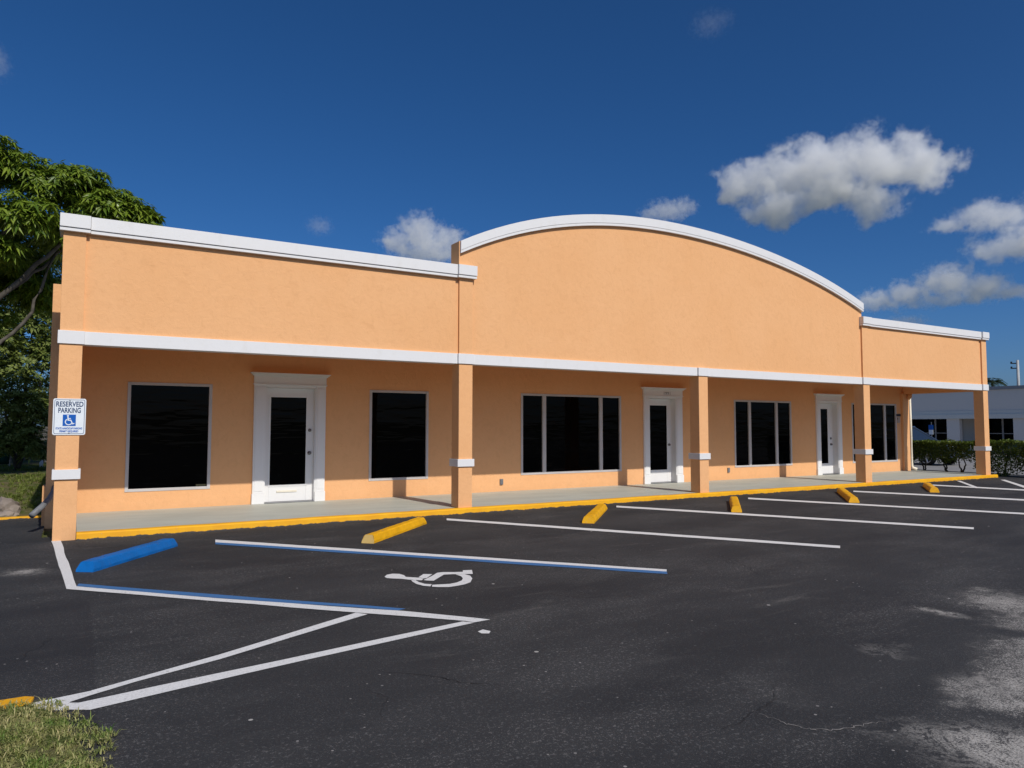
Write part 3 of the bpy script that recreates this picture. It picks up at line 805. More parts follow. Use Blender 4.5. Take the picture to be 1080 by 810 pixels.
# ------------------------------------------------------------------ foliage helpers
def leaf_quad(bm, base, d, up, L, W, droop=0.3):
    """one folded lance-shaped leaf: five points, two halves"""
    d = d.normalized(); s = d.cross(up)
    if s.length < 1e-4: s = d.cross(Vector((1, 0, 0)))
    s.normalize(); nrm = s.cross(d).normalized()
    m = base + d * L * 0.45 + nrm * 0.0
    t = base + d * L - Vector((0, 0, droop * L))
    b = bm.verts.new(base); tv = bm.verts.new(t); mv = bm.verts.new(m - nrm * W * 0.18 - Vector((0, 0, droop * L * 0.25)))
    l = bm.verts.new(m + s * W / 2 - Vector((0, 0, droop * L * 0.25))); r = bm.verts.new(m - s * W / 2 - Vector((0, 0, droop * L * 0.25)))
    bm.faces.new((b, l, tv, mv)); bm.faces.new((b, mv, tv, r))

def rdir(rg, zmin=-1.0):
    while True:
        v = Vector((rg.uniform(-1, 1), rg.uniform(-1, 1), rg.uniform(-1, 1)))
        if 0.1 < v.length < 1 and v.normalized().z >= zmin: return v.normalized()

def crown_mesh(clumps, n_per, leafL, leafW, seed, whorl=7, droop=0.45, shell=0.55):
    """compound leaves (whorls of leaflets) scattered through ellipsoidal clumps"""
    bm = bmesh.new(); rg = random.Random(seed)
    for (c, r, k) in clumps:
        c = Vector(c)
        for _ in range(int(n_per * k)):
            d = rdir(rg, -0.75); q = shell + (1 - shell) * rg.random() ** 0.6
            q *= 0.82 + 0.36 * noise.noise(Vector((d.x * 2 + c.x, d.y * 2 + c.y, d.z * 2 + c.z)))
            p = c + Vector((d.x * r[0], d.y * r[1], d.z * r[2])) * q
            ax = (d * 0.6 + Vector((0, 0, 0.9)) + rdir(rg) * 0.5).normalized()
            u = ax.orthogonal().normalized(); v = ax.cross(u)
            a0 = rg.random() * 6.28; s = rg.uniform(0.7, 1.25)
            for j in range(whorl):
                t = a0 + 6.283 * j / whorl + rg.uniform(-0.25, 0.25)
                ld = (u * math.cos(t) + v * math.sin(t)) + ax * rg.uniform(-0.1, 0.45)
                leaf_quad(bm, p + ld * 0.02, ld, ax, leafL * s * rg.uniform(0.75, 1.15), leafW * s, droop * rg.uniform(0.4, 1.5))
    return bm

def limb(bm, pts, r0, r1, rg, wig=0.06, seg=9):
    P = [Vector(p) for p in pts]; out = []; n = 5
    for a, b in zip(P, P[1:]):
        for k in range(n): out.append(a.lerp(b, k / n) + rdir(rg) * wig * (0 if not out else 1))
    out.append(P[-1])
    m = len(out) - 1
    tube(bm, out, [r0 + (r1 - r0) * i / m for i in range(m + 1)], seg)

LEAF1 = mat_leaf('glossy_tree_leaf', (0.065, 0.125, 0.012), (0.22, 0.29, 0.03), 0.28, 0.36)
LEAF2 = mat_leaf('shrub_leaf', (0.085, 0.125, 0.022), (0.23, 0.27, 0.065), 0.3, 0.5)
LEAF3 = mat_leaf('hedge_leaf', (0.04, 0.07, 0.010), (0.18, 0.225, 0.03), 0.2, 0.4)
LEAF4 = mat_leaf('distant_leaf', (0.014, 0.028, 0.010), (0.03, 0.05, 0.016), 0.15, 0.6)

# big tree behind the left corner
T = empty('broadleaf_tree', (-4.2, 11.5, 0))
tag(T, 'large broadleaf tree with drooping glossy leaves rising behind the left end of the building', 'tree')
rg = random.Random(11)
bm = bmesh.new()
limb(bm, [(-4.2, 11.5, -0.1), (-3.9, 11.4, 1.5), (-3.1, 11.2, 3.0)], 0.30, 0.2, rg, 0.03, 12)
limb(bm, [(-3.1, 11.2, 3.0), (-1.6, 11.0, 4.9), (-0.3, 10.8, 6.4), (0.6, 10.6, 7.4)], 0.085, 0.035, rg, 0.05)
limb(bm, [(-3.6, 11.3, 2.1), (-1.9, 11.3, 3.2), (-0.9, 11.3, 4.6), (-0.4, 11.3, 6.2)], 0.065, 0.03, rg, 0.05)
limb(bm, [(-3.1, 11.2, 3.0), (-2.3, 11.2, 5.2), (-1.6, 11.2, 7.4)], 0.15, 0.05, rg, 0.05)
limb(bm, [(-3.1, 11.2, 3.0), (-3.7, 11.6, 5.5), (-4.0, 12.0, 8.0)], 0.16, 0.05, rg, 0.06)
limb(bm, [(-2.7, 11.2, 4.0), (-2.0, 10.6, 5.6), (-1.3, 10.2, 6.8)], 0.08, 0.03, rg, 0.05)
limb(bm, [(-1.6, 11.0, 4.9), (-0.7, 11.6, 5.9), (0.2, 11.9, 7.0)], 0.06, 0.03, rg, 0.04)
make_obj('trunk', bm, BARK, T, True)
cl = [((-2.0, 11.0, 8.5), (1.3, 1.5, 0.8), 1.3), ((-0.6, 11.0, 8.05), (1.15, 1.3, 0.8), 1.1), ((0.65, 10.8, 7.55), (1.0, 1.1, 0.65), 1.0),
      ((1.3, 10.7, 7.45), (0.75, 0.8, 0.6), 0.8), ((1.75, 10.6, 7.3), (0.42, 0.5, 0.4), 0.35), ((-2.6, 10.4, 7.2), (1.3, 1.2, 0.7), 1.2), ((-1.1, 10.3, 6.95), (1.1, 1.0, 0.65), 1.0),
      ((-3.9, 11.5, 8.4), (1.5, 1.5, 0.9), 1.0), ((-4.3, 10.8, 6.6), (1.3, 1.3, 0.7), 0.8), ((-0.2, 11.3, 6.75), (0.9, 1.0, 0.5), 0.6), ((-2.1, 12.3, 6.2), (1.4, 0.9, 0.6), 0.8),
      ((-1.7, 10.6, 6.1), (0.8, 0.8, 0.4), 0.5), ((-3.4, 12.4, 5.3), (1.2, 0.9, 0.6), 0.6), ((-1.3, 13.0, 7.0), (1.6, 1.0, 1.1), 1.1), ((0.9, 11.4, 7.9), (0.8, 0.8, 0.5), 0.6), ((0.1, 11.0, 8.35), (0.9, 0.9, 0.45), 0.6),
      ((-3.2, 13.5, 6.6), (1.8, 1.0, 1.3), 1.0), ((-1.0, 13.4, 5.6), (1.0, 0.8, 0.6), 0.6), ((-2.4, 13.2, 4.6), (1.2, 0.8, 0.6), 0.5), ((-1.3, 14.0, 6.3), (1.1, 0.8, 0.9), 0.9), ((-0.75, 14.2, 5.4), (0.8, 0.7, 0.7), 0.6), ((-2.3, 14.3, 5.6), (1.2, 0.8, 0.9), 0.8)]
make_obj('crown', crown_mesh(cl, 380, 0.205, 0.07, 5, 7, 0.6, 0.35), LEAF1, T)

# leafy shrub-trees behind it
def bush_tree(loc, label, clumps, seed, mat, stems, n_per=330, L=0.16, W=0.075):
    e = empty('leafy_shrub', loc); tag(e, label, 'shrub')
    rg = random.Random(seed); bm = bmesh.new()
    for s in stems: limb(bm, s, 0.07, 0.02, rg, 0.04, 7)
    make_obj('trunk', bm, BARK, e, True)
    make_obj('crown', crown_mesh(clumps, n_per, L, W, seed, 6, 0.3, 0.4), mat, e)
bush_tree((-1.5, 19.5, 0), 'tall pale green leafy shrub growing close behind the left side wall', [((-1.3, 19.5, 5.6), (1.0, 1.0, 1.2), 1.0), ((-1.7, 19.3, 3.6), (1.1, 1.0, 1.2), 1.2), ((-1.2, 19.2, 2.2), (0.9, 0.9, 0.9), 1.0), ((-0.8, 19.6, 4.3), (0.8, 0.9, 1.1), 0.8), ((-1.35, 18.8, 1.25), (0.75, 0.7, 0.6), 0.9), ((-2.1, 18.6, 2.6), (0.9, 0.8, 1.0), 0.9), ((-2.3, 19.0, 4.7), (0.9, 0.8, 1.1), 0.9), ((-1.0, 18.6, 0.75), (0.6, 0.6, 0.5), 0.6), ((-2.0, 18.6, 0.9), (0.7, 0.6, 0.5), 0.6)], 21, LEAF2,
          [[(-1.5, 19.5, 0), (-1.4, 19.5, 2.5), (-1.2, 19.5, 5.5)], [(-1.5, 19.5, 0), (-1.9, 19.3, 2.0), (-1.7, 19.3, 3.6)], [(-1.5, 19.5, 0), (-1.0, 19.4, 2.0), (-0.8, 19.6, 4.3)]])
bush_tree((-5.0, 24.0, 0), 'dark dense shrub mass behind the green screen panel at the left edge', [((-4.4, 24, 2.6), (2.0, 1.3, 2.2), 1.5), ((-3.2, 24.5, 4.8), (2.2, 1.5, 2.0), 1.5), ((-6.0, 24, 4.0), (2.0, 1.5, 2.5), 1.2), ((-1.5, 26.5, 6.0), (2.2, 1.3, 2.6), 1.5), ((-0.8, 27, 2.6), (2.0, 1.3, 2.4), 1.3), ((-3.6, 26, 8.0), (2.6, 1.5, 2.4), 1.4), ((-3.2, 25.5, 1.6), (2.4, 1.0, 1.6), 1.3), ((-5.5, 26, 2.0), (2.0, 1.0, 2.0), 1.0), ((-1.6, 27.5, 8.6), (1.8, 1.4, 1.6), 0.9)], 33, LEAF4,
          [[(-5, 24, 0), (-4.6, 24, 2.4), (-4.0, 24.2, 4.5)], [(-5, 24, 0), (-5.6, 24, 2.4), (-6, 24, 4.5)], [(-5, 24, 0), (-4, 24.4, 1.8), (-2.8, 25, 4.6)]], 330, 0.26, 0.12)

# green screen panel and grey slat fence at the far left
GREEN = paint('green_mesh', (0.012, 0.085, 0.055), 0.7, 0.2, 0.3, 3, 0.4, 12)
e = empty('screen_panel', (-3.1, 22.0, 0)); tag(e, 'dark green mesh screen panel standing on the grass at the far left', 'fence panel')
bm = bmesh.new()
nx = 24
g = [[bm.verts.new((-4.3 + 2.4 * i / nx, 22 + 0.025 * math.sin(i * 1.9 + j) + 0.02 * math.sin(j * 2.3), 0.12 + 1.13 * j / 8)) for j in range(9)] for i in range(nx + 1)]
for i in range(nx):
    for j in range(8): bm.faces.new((g[i][j], g[i + 1][j], g[i + 1][j + 1], g[i][j + 1]))
bmesh.ops.solidify(bm, geom=bm.faces[:], thickness=0.01)
make_obj('mesh_screen', bm, GREEN, e, True)
for x in (-4.3, -3.1, -1.9):
    bm = bmesh.new(); tube(bm, [(x, 22.05, -0.05), (x, 22.05, 1.32)], 0.03, 8); make_obj('post', bm, STEEL, e)
WOOD = paint('weathered_boards', (0.13, 0.125, 0.12), 0.85, 0.15, 0.4, 4, 0.6, 20)
e = empty('slat_fence', (-0.8, 25.5, 0)); tag(e, 'weathered grey slat fence in the shade behind the leafy shrub', 'fence')
bm = bmesh.new()
for k in range(8): box(bm, -2.4, 1.6, 25.5, 25.53, 0.12 + 0.17 * k, 0.26 + 0.17 * k)
make_obj('slats', bm, WOOD, e)
for x in (-2.3, -0.9, 0.5):
    bm = bmesh.new(); box(bm, x, x + 0.1, 25.535, 25.63, -0.05, 1.55); make_obj('post', bm, WOOD, e)

# grass
def blades(name, area, n, h0, h1, w_, seed, mat, dens, z0=0.0, spread=0.03):
    """tufts of blades fanning out from a common root"""
    bm = bmesh.new(); rg = random.Random(seed); made = 0
    while made < n:
        tx = rg.uniform(area[0], area[1]); ty = rg.uniform(area[2], area[3])
        k = dens(tx, ty)
        if rg.random() > k: continue
        a0 = rg.uniform(0, 6.283); hs = rg.uniform(0.55, 1.2)
        for _ in range(rg.randint(5, 11)):
            made += 1
            x = tx + rg.gauss(0, spread * 0.4); y = ty + rg.gauss(0, spread * 0.4)
            h = rg.uniform(h0, h1) * (0.55 + 0.5 * k) * hs; a = a0 + rg.gauss(0, 1.3); lean = rg.uniform(0.2, 1.9) * h
            b = Vector((x, y, z0)); s = Vector((math.cos(a + 1.57), math.sin(a + 1.57), 0)) * w_ * rg.uniform(0.6, 1.3)
            d = Vector((math.cos(a), math.sin(a), 0)) * lean
            m = b + d * 0.4 + Vector((0, 0, h * 0.75)); t = b + d + Vector((0, 0, h * rg.uniform(0.5, 1.0)))
            v = [bm.verts.new(q) for q in (b - s, b + s, m + s * 0.8, m - s * 0.8, t)]
            bm.faces.new(v[:4]); bm.faces.new((v[3], v[2], v[4]))
    return tag(make_obj(name, bm, mat), kind='stuff')
GR1 = mat_turf()
GR2 = mat_leaf('far_grass_blade', (0.11, 0.16, 0.022), (0.24, 0.26, 0.06), 0.35, 0.6)
# soil of the island with an irregular crumbling edge
bm = bmesh.new(); rg = random.Random(8)
pts = [(-12, -6.80), (-0.3, -6.85), (0.05, -6.88), (0.16, -7.03), (0.21, -7.14), (0.25, -7.25), (0.24, -7.4), (0.29, -7.55), (0.33, -7.75), (0.35, -7.95), (0.35, -8.2), (0.5, -8.6), (0.48, -9.2), (0.55, -9.8), (0.5, -11), (0.5, -30), (-12, -30)]
f = flat_poly(bm, pts, 0.012); bmesh.ops.triangulate(bm, faces=[f])
tag(make_obj('grass_verge', bm, LAWN), kind='structure')
def edge_x(y): return 0.28 + (0.15 if y < -7.5 else (-7.1 - y) * 0.28) if y < -7.0 else 0.08 + (-6.86 - y) * 1.6
def d1(x, y):
    if y > -6.83: return 0
    ex = edge_x(y) + 0.05 * noise.noise(Vector((x * 5, y * 5, 0)))
    if x > ex: return 0
    k = 0.25 + 0.95 * (noise.noise(Vector((x * 3.2, y * 3.2, 4))) + 0.42)
    if ex - x < 0.12: k *= 0.7
    if y < -7.7 and x > 0.15: k *= 0.75
    return max(0.05, min(1, k))
blades('grass', (-1.3, 0.6, -9.6, -6.8), 60000, 0.015, 0.055, 0.003, 2, GR1, d1, 0.01)
bm = bmesh.new(); f = flat_poly(bm, [(-30, 3.17), (-0.16, 3.17), (-0.16, 40), (-30, 40)], 0.02)
tag(make_obj('lawn', bm, LAWN), kind='structure')
def d2(x, y):
    if y < 4.3: return 0.06
    k = 0.55 + 0.8 * noise.noise(Vector((x * 0.9, y * 0.5, 1)))
    if 16.2 < y < 18.6: k *= 0.15
    return max(0.02, min(1, k))
blades('grass', (-5.5, -0.17, 3.3, 23), 26000, 0.05, 0.13, 0.007, 4, GR2, d2, 0.012)

# broken concrete lumps and leaf litter by the left kerb
ROCK = mat_concrete('rubble_stone', (0.30, 0.25, 0.21), (0.17, 0.14, 0.12))
def rock(x, y, sx_, sy_, sz_, seed, label):
    bm = bmesh.new(); bmesh.ops.create_icosphere(bm, subdivisions=3, radius=1)
    for v in bm.verts:
        n_ = noise.noise(v.co * 1.6 + Vector((seed, 0, 0))) * 0.35 + noise.noise(v.co * 4 + Vector((seed, 3, 0))) * 0.12
        v.co *= 1 + n_
        v.co = Vector((v.co.x * sx_, v.co.y * sy_, max(v.co.z, -0.35) * sz_))
    o = make_obj('rubble_stone', bm, ROCK); o.location = (x, y, 0.02 + sz_ * 0.3); o.rotation_euler.z = seed
    tag(o, label, 'stone', 'stones by the left kerb')
rock(-0.80, 4.0, 0.30, 0.22, 0.20, 1.3, 'largest brown broken stone lying behind the low left kerb')
rock(-1.10, 3.45, 0.12, 0.10, 0.07, 2.1, 'small pale stone nearest the left edge of the photo behind the kerb')
rock(-0.72, 3.4, 0.15, 0.11, 0.08, 3.7, 'flat grey stone in front of the largest brown stone')
bm = bmesh.new(); tube(bm, [(-0.84, 21.0, 0), (-0.84, 21.0, 0.32)], 0.06, 10)
o = make_obj('pipe_stub', bm, DOORW, None, True); tag(o, 'short white pipe stub sticking up from the lawn beside the side wall', 'pipe')

# ------------------------------------------------------------------ right side: hedge, cars, white building
def hedge(y0, y1, zlo, zhi, n, seed, label, stems, x0=25.75, x1=26.5):
    e = empty('hedge', ((x0 + x1) / 2, (y0 + y1) / 2, 0)); tag(e, label, 'hedge')
    rg = random.Random(seed); bm = bmesh.new()
    for _ in range(n):
        y = rg.uniform(y0, y1); x = rg.uniform(x0, x1)
        zb_ = zlo + 0.22 * noise.noise(Vector((y * 1.7, 0, seed))) + 0.1 * noise.noise(Vector((y * 5, 1, seed)))
        zt_ = zhi + 0.06 * noise.noise(Vector((x * 3, y * 3, seed + 2)))
        z = zb_ + (zt_ - zb_) * rg.random() ** 0.8
        if rg.random() < 0.65:   # concentrate on the outer faces
            k = rg.random()
            if k < 0.5: x = x0 + abs(rg.gauss(0, 0.06))
            elif k < 0.85: z = zt_ - abs(rg.gauss(0, 0.05))
            else: x = x1 - abs(rg.gauss(0, 0.06))
        x += 0.07 * noise.noise(Vector((y * 2.5, z * 2.5, seed)))
        d = (rdir(rg, -0.4) + Vector((-0.35, -0.2, 0.4))).normalized()
        leaf_quad(bm, Vector((x, y, z)), d, rdir(rg), rg.uniform(0.055, 0.10), rg.uniform(0.03, 0.05), 0.15)
    make_obj('foliage', bm, LEAF3, e)
    for s in range(stems):
        bm = bmesh.new(); y = y0 + (y1 - y0) * (s + 0.5 + rg.uniform(-0.25, 0.25)) / stems; x = (x0 + x1) / 2 + rg.uniform(-0.15, 0.15)
        for _ in range(2):
            limb(bm, [(x, y, -0.02), (x + rg.uniform(-0.1, 0.1), y + rg.uniform(-0.1, 0.1), 0.3), (x + rg.uniform(-0.2, 0.2), y + rg.uniform(-0.2, 0.2), zhi - 0.15)], 0.035, 0.01, rg, 0.02, 6)
        make_obj('stem', bm, BARK, e, True)
hedge(1.15, 5.2, 0.40, 1.07, 15000, 6, 'clipped hedge with bare stems showing between the downspout and the right end column', 6)
hedge(-4.2, 1.05, 0.02, 1.12, 20000, 9, 'dense clipped hedge to the right of the right end column', 5)

def car(loc, rz, label, body, seed):
    e = empty('parked_car', loc, rz); tag(e, label, 'car', 'cars parked by the white building')
    M = Matrix.Translation(loc) @ Matrix.Rotation(rz, 4, 'Z')
    def mk(name, bm, mat, par=e, sm=False):
        bm.transform(M); return make_obj(name, bm, mat, par, sm)
    # body shell: cross-sections along the length, narrowing to the roof
    bm = bmesh.new()
    prof = [(-2.25, 0.32), (-2.28, 0.75), (-2.2, 0.98), (-1.75, 1.05), (2.0, 1.0), (2.28, 0.9), (2.32, 0.6), (2.28, 0.32)]
    prism(bm, prof, 'y', -0.9, 0.9)
    bmesh.ops.bevel(bm, geom=[ed for ed in bm.edges], offset=0.06, segments=3, affect='EDGES', profile=0.5)
    mk('body', bm, body, sm=True)
    bm = bmesh.new()
    lo = [(-2.15, 1.0), (1.25, 1.0)]; hi = [(-1.7, 1.58), (0.35, 1.60)]
    def ring(x, z, yy): return [(x, -yy, z), (x, yy, z)]
    a = [bm.verts.new(c) for c in ((-2.15, -0.84, 0.99), (0.95, -0.84, 0.99), (0.95, 0.84, 0.99), (-2.15, 0.84, 0.99))]
    b = [bm.verts.new(c) for c in ((-1.75, -0.62, 1.56), (0.05, -0.62, 1.58), (0.05, 0.62, 1.58), (-1.75, 0.62, 1.56))]
    for k in range(4): bm.faces.new((a[k], a[(k + 1) % 4], b[(k + 1) % 4], b[k]))
    bm.faces.new(b); bm.faces.new(a[::-1])
    cab = mk('windows', bm, CARGLASS)
    bm = bmesh.new()
    box(bm, -1.8, 0.12, -0.64, 0.64, 1.56, 1.62, 0.012)
    mk('roof', bm, body)
    for s in (-1, 1):
        for (p, q) in (((-2.15, 0.99), (-1.75, 1.58)), ((-0.5, 1.0), (-0.55, 1.58)), ((0.95, 0.99), (0.05, 1.58))):
            bm = bmesh.new(); tube(bm, [(p[0], s * 0.845, p[1]), (q[0], s * 0.63, q[1])], 0.035, 6); mk('pillar', bm, body)
    for x in (-1.4, 1.42):
        for s in (-1, 1):
            bm = bmesh.new(); tube(bm, [(x, s * 0.72, 0.34), (x, s * 0.86, 0.34), (x, s * 0.91, 0.34)], [0.34, 0.34, 0.31], 24)
            wv = mk('wheel', bm, BLACKP)
            bm = bmesh.new()
            for k in range(5):
                t = k * 2 * math.pi / 5
                tube(bm, [(x, s * 0.915, 0.34), (x + 0.22 * math.cos(t), s * 0.92, 0.34 + 0.22 * math.sin(t))], [0.05, 0.03], 6)
            rimv = [(x + 0.23 * math.cos(2 * math.pi * k / 24), s * 0.915, 0.34 + 0.23 * math.sin(2 * math.pi * k / 24)) for k in range(25)]
            tube(bm, rimv, 0.018, 6, False)
            mk('rim', bm, RIM, wv)
    for s in (-0.62, 0.62):
        bm = bmesh.new(); box(bm, 2.22, 2.335, s - 0.2, s + 0.2, 0.68, 0.82, 0.03); mk('headlight', bm, RIM)
    return e
CARGLASS = paint('car_glass', (0.02, 0.025, 0.03), 0.06, 0.6, 0.0, 1, 0.0)
RIM = paint('alloy', (0.55, 0.56, 0.58), 0.3, 0.5, 0.05, 5, metallic=0.6)
def car_paint(name, c):
    m, nt, out = new_mat(name); n = NT(nt); b = n.bsdf(out, c, 0.25, 0.5); b.inputs['Coat Weight'].default_value = 0.6
    return m
car((31.2, 6.6, 0), R(-90), 'blue grey car parked behind the hedge, seen left through the covered walkway end', car_paint('blue_grey_car_paint', (0.035, 0.06, 0.11)), 1)
car((43.0, 5.7, -0.2), R(90), 'dark navy car at the right edge, its roof just showing above the hedge', car_paint('navy_car_paint', (0.008, 0.014, 0.035)), 2)

W = empty('white_building', (50, 12, 0)); tag(W, 'low flat-roofed white building in shade across the side parking lot', 'building')
BW = mat_white('shaded_white_wall', (0.74, 0.68, 0.60), 0.12)
BX = 49.0
def wb(name, par, mat, *bs):
    bm = bmesh.new()
    for b in bs: box(bm, *b)
    return make_obj(name, bm, mat, par)
wb('fascia', W, BW, (BX, BX + 0.4, -8, 40, 2.62, 3.90)); wb('coping', W, mat_white('grey_coping', (0.30, 0.30, 0.30)), (BX - 0.08, BX + 0.5, -8.1, 40.1, 3.902, 4.10))
wb('canopy_edge', W, mat_white('cream_canopy', (0.72, 0.70, 0.62)), (BX - 0.12, BX + 0.3, -8, 40, 2.12, 2.40), (BX - 0.05, BX + 0.3, -8, 40, 2.402, 2.618))
wb('roof', W, ROOFM, (BX + 0.41, BX + 16, -8, 40, 3.6, 3.75)); wb('canopy_soffit', W, BW, (BX + 0.31, BX + 2.2, -8, 40, 2.45, 2.52))
wb('wall', W, BW, (BX + 2.2, BX + 16, -8, 40, -0.05, 3.59))
pil = [(13.55, 14.35), (9.2, 10.42), (18.2, 19.0), (4.5, 5.2), (0.2, 1.2), (23.5, 24.5)]
wb('pillar', W, BW, *[(BX, BX + 0.35, a, b, -0.05, 2.118) for a, b in pil[:1]])
for a, b in pil[1:]: wb('pillar', W, BW, (BX, BX + 0.35, a, b, -0.05, 2.118))
for a, b in ((10.6, 13.4), (14.5, 18.0), (5.4, 9.0), (19.2, 23.3), (1.4, 4.3)):
    f = wb('window', W, FRAME, (BX + 2.12, BX + 2.19, a, a + 0.08, 0.1, 2.3), (BX + 2.12, BX + 2.19, b - 0.08, b, 0.1, 2.3), (BX + 2.12, BX + 2.19, (a + b) / 2 - 0.05, (a + b) / 2 + 0.05, 0.1, 2.3), (BX + 2.122, BX + 2.188, a + 0.081, (a + b) / 2 - 0.051, 1.15, 1.2), (BX + 2.122, BX + 2.188, (a + b) / 2 + 0.051, b - 0.081, 1.15, 1.2))
    wb('pane', f, GLASS, (BX + 2.15, BX + 2.17, a + 0.04, b - 0.04, 0.1, 2.3))
# blue parking sign on a post in front of it
e = empty('accessible_sign', (46.5, 13.9, 0)); tag(e, 'small blue and white parking sign on a thin post in front of the white building', 'sign')
bm = bmesh.new(); tube(bm, [(46.5, 13.95, 0), (46.5, 13.95, 1.9)], 0.03, 8); make_obj('post', bm, STEEL, e)
bm = bmesh.new(); box(bm, 46.44, 46.46, 13.82, 14.10, 1.42, 1.72); make_obj('blue_panel', bm, SIGNB, e)
bm = bmesh.new(); box(bm, 46.44, 46.46, 13.83, 14.09, 1.12, 1.41); make_obj('white_panel', bm, SIGNW, e)

# utility pole, palm and low trees beyond the white building
e = empty('utility_pole', (90.0, 28.45, 0)); tag(e, 'pale concrete utility pole rising behind the white building', 'utility pole')
bm = bmesh.new(); tube(bm, [(90, 28.45, 0), (90, 28.45, 9.05)], [0.2, 0.13], 10); make_obj('pole', bm, mat_concrete('pole_concrete', (0.42, 0.43, 0.43), (0.34, 0.35, 0.35)), e, True)
for z in (8.15, 8.7):
    bm = bmesh.new(); tube(bm, [(90, 28.5, z), (89.7, 28.95, z)], 0.06, 6); make_obj('bracket', bm, BLACKP, e)
    bm = bmesh.new(); tube(bm, [(89.7, 28.95, z - 0.05), (89.7, 28.95, z + 0.2)], 0.09, 8); make_obj('insulator', bm, BLACKP, e)
def palm(loc, h, label, seed, L=1.9):
    e = empty('palm_tree', loc); tag(e, label, 'palm tree')
    rg = random.Random(seed); bm = bmesh.new(); b = Vector(loc)
    limb(bm, [b, b + Vector((0.1, 0.1, h))], 0.16, 0.11, rg, 0.03, 8); make_obj('trunk', bm, BARK, e, True)
    bm = bmesh.new(); c = b + Vector((0.1, 0.1, h))
    for k in range(20):
        a = k * 2.4 + rg.uniform(-0.2, 0.2); el = rg.uniform(-0.1, 1.1)
        d = Vector((math.cos(a) * math.cos(el), math.sin(a) * math.cos(el), math.sin(el)))
        for j in range(3, 16):
            t = j / 15; p = c + d * L * t - Vector((0, 0, 0.75 * L * t * t))
            s = d.cross(Vector((0, 0, 1))).normalized()
            for sg in (-1, 1):
                leaf_quad(bm, p, (s * sg + d * 0.5 - Vector((0, 0, 0.3))), Vector((0, 0, 1)), 0.6 * (1.1 - 0.6 * t), 0.09, 0.3)
    make_obj('crown', bm, LEAF4, e)
palm((80.0, 26.3, 0), 6.3, 'dark palm tree showing above the white roof beside the right end column', 4, 1.4)
for i, (x, y, z, lab) in enumerate(((88, 26.6, 5.6, 'low dark treetop peeking over the white roof just left of the utility pole'), (84, 23.8, 5.75, 'low dark treetop peeking over the white roof right of the utility pole'))):
    e = empty('distant_tree', (x, y, 0)); tag(e, lab, 'tree')
    bm = bmesh.new(); tube(bm, [(x, y, 0), (x, y, z - 1)], [0.2, 0.1], 8); make_obj('trunk', bm, BARK, e)
    make_obj('crown', crown_mesh([((x, y, z - 0.3), (1.2, 1.0, 0.7), 1.0), ((x + 0.5, y + 0.8, z - 0.8), (1.0, 1.0, 0.6), 1.0)], 160, 0.3, 0.14, 40 + i, 5, 0.2, 0.3), LEAF4, e)

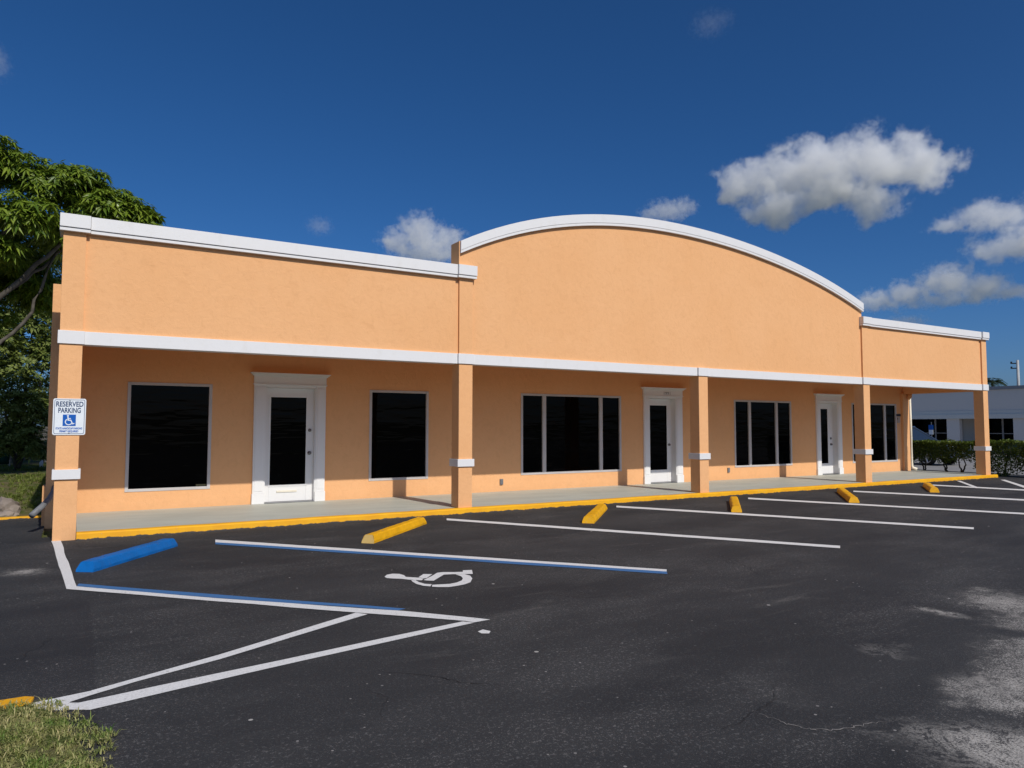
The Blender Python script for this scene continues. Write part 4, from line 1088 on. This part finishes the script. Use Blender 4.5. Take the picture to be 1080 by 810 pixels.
# ------------------------------------------------------------------ clouds: real volumes two kilometres off
CAM = Vector(cam.location)
DIST = 2500.0
K = DIST / 767.0
def cloud(label, px, blobs, seed, dens, soft=0.48, warp=0.26, depth=0.6, amp=3.2):
    """px: (bearing, elevation) of the middle in degrees; blobs: (x, z, rx, rz) in tens of metres"""
    az, el = R(px[0]), R(px[1])
    d = Vector((math.sin(az) * math.cos(el), math.cos(az) * math.cos(el), math.sin(el)))
    c = CAM + d * DIST
    S_ = 10.0
    x0 = min(b[0] - b[2] for b in blobs); x1 = max(b[0] + b[2] for b in blobs)
    z0 = min(b[1] - b[3] for b in blobs); z1 = max(b[1] + b[3] for b in blobs)
    size = math.sqrt((x1 - x0) * (z1 - z0)) * S_
    m, nt, out = new_mat('cloud_vapour'); n = NT(nt)
    p = n.coord()
    ps = n.vmath('ADD', p, (seed * 3111.0, seed * 877.0, 0))
    q = n.vmath('ADD', p, n.vmath('SCALE', n.vmath('SUBTRACT', n_color(n, n.vmath('SCALE', ps, scale=4.0 / size), 1.0), (0.5, 0.5, 0.5)), scale=warp * size))
    field = None
    for (bx, bz, rx, rz) in blobs:
        ry = min(rx, rz * 1.8) * depth * 2
        v = n.mapping(q, (1 / (rx * S_), 1 / (ry * S_), 1 / (rz * S_)), (-bx / rx, 0, -bz / rz))
        f = n.math('SUBTRACT', 1.0, n.vmath('LENGTH', v))
        field = f if field is None else n.math('MAXIMUM', field, f)
    nz = n.noise(ps, 6.5 / size, 10, 0.72)
    w2 = n.vmath('ADD', ps, n.vmath('SCALE', n_color(n, n.vmath('SCALE', ps, scale=14.0 / size), 1.0), scale=0.10 * size))
    bil = n.math('SUBTRACT', 0.42, n.voronoi(w2, 9.0 / size, 'F1', 'Distance'))
    bil2 = n.math('SUBTRACT', 0.42, n.voronoi(w2, 23.0 / size, 'F1', 'Distance'))
    nz = n.math('ADD', nz, n.math('ADD', n.math('MULTIPLY', bil, 0.13), n.math('MULTIPLY', bil2, 0.09)))
    val = n.math('ADD', field, n.math('MULTIPLY', n.math('SUBTRACT', nz, 0.50), amp))
    den = n.math('MULTIPLY', n.map(val, 0.0, soft), dens)
    den = n.math('MULTIPLY', den, n.map(field, -0.5, 0.0))
    pv = n.node('ShaderNodeVolumePrincipled')
    pv.inputs['Color'].default_value = (0.999, 0.999, 0.999, 1); n.link(den, pv.inputs['Density']); pv.inputs['Anisotropy'].default_value = 0.0
    n.link(pv.outputs[0], out.inputs['Volume'])
    m.cycles.volume_step_rate = 0.4
    bm = bmesh.new(); bmesh.ops.create_icosphere(bm, subdivisions=3, radius=1)
    mxd = max(min(b[2], b[3] * 1.8) for b in blobs) * depth * 2 * S_
    cx_, cz_, hx, hz = (x0 + x1) / 2 * S_, (z0 + z1) / 2 * S_, (x1 - x0) / 2 * S_, (z1 - z0) / 2 * S_
    for v in bm.verts: v.co = Vector((cx_ + v.co.x * hx * 1.35, v.co.y * mxd * 1.4, cz_ + v.co.z * hz * 1.45))
    o = make_obj('cloud', bm, m); o.location = c; o.rotation_euler.z = -az
    tag(o, label, 'cloud', 'fair weather clouds')
CAM = Vector(cam.location)
CLOUDS_HERE = 1
cloud('large broken white cloud in the upper right sky, biggest of all', (54.7, 17.4),
      [(-3, 4, 12, 9), (-4, 11, 6, 5), (-23, 3, 10, 7), (-13, 3, 11, 8), (10, 5, 12, 8), (23, 7, 7, 5), (25, 1, 11, 6), (-16, -7, 12, 5), (-5, -5, 9, 5), (13, -8, 8, 6), (2, -2, 11, 7), (-29, 0, 5, 2.5), (17, 2, 10, 7)], 1, 0.017)
cloud('grey white cloud cut by the right edge of the photo below the largest cloud', (65.2, 12.6),
      [(-2, 5, 11, 5), (-12, 4, 7, 2.5), (8, -3, 11, 6), (18, 0, 11, 8), (-1, -4, 8, 4)], 2, 0.012)
cloud('low flat-bottomed white cloud just above the right wing of the building', (61.5, 9.1),
      [(2, 3, 9, 5.5), (-8, 0, 9, 4), (-16, -1, 8, 3.2), (11, 0, 9, 4.5), (18, -1.5, 7, 2.6), (0, -2.5, 18, 2.2)], 3, 0.014)
cloud('small rounded white cloud left of the arched gable', (23.7, 14.3), [(0, 3, 9, 6.5), (-8, 0, 7, 4.5), (8, 1, 7, 5), (2, -3, 14, 5)], 4, 0.012)
cloud('small pale cloud peeking over the top of the arch', (43.2, 16.4), [(0, 0, 9, 3.6), (-5, -1, 5, 2.5), (5, 1, 5, 3)], 5, 0.009)
cloud('tiny faint cloud wisp above the left wing of the building', (15.9, 15.1), [(0, 0, 5, 3.2)], 6, 0.0035, 0.7)
cloud('faint cloud wisp high in the sky right of the middle', (46.6, 28.8), [(0, 0, 7, 3.5), (4, 1, 4, 2.4)], 7, 0.0016, 0.8)
cloud('small cloud fragment at the left edge of the sky', (-5.5, 22.5), [(0, 0, 5, 5), (-3, 2, 5, 4)], 8, 0.004, 0.7)
cloud('sliver of white cloud resting on the right wing roofline', (59.5, 7.3), [(0, 0, 7, 2.0)], 9, 0.011)
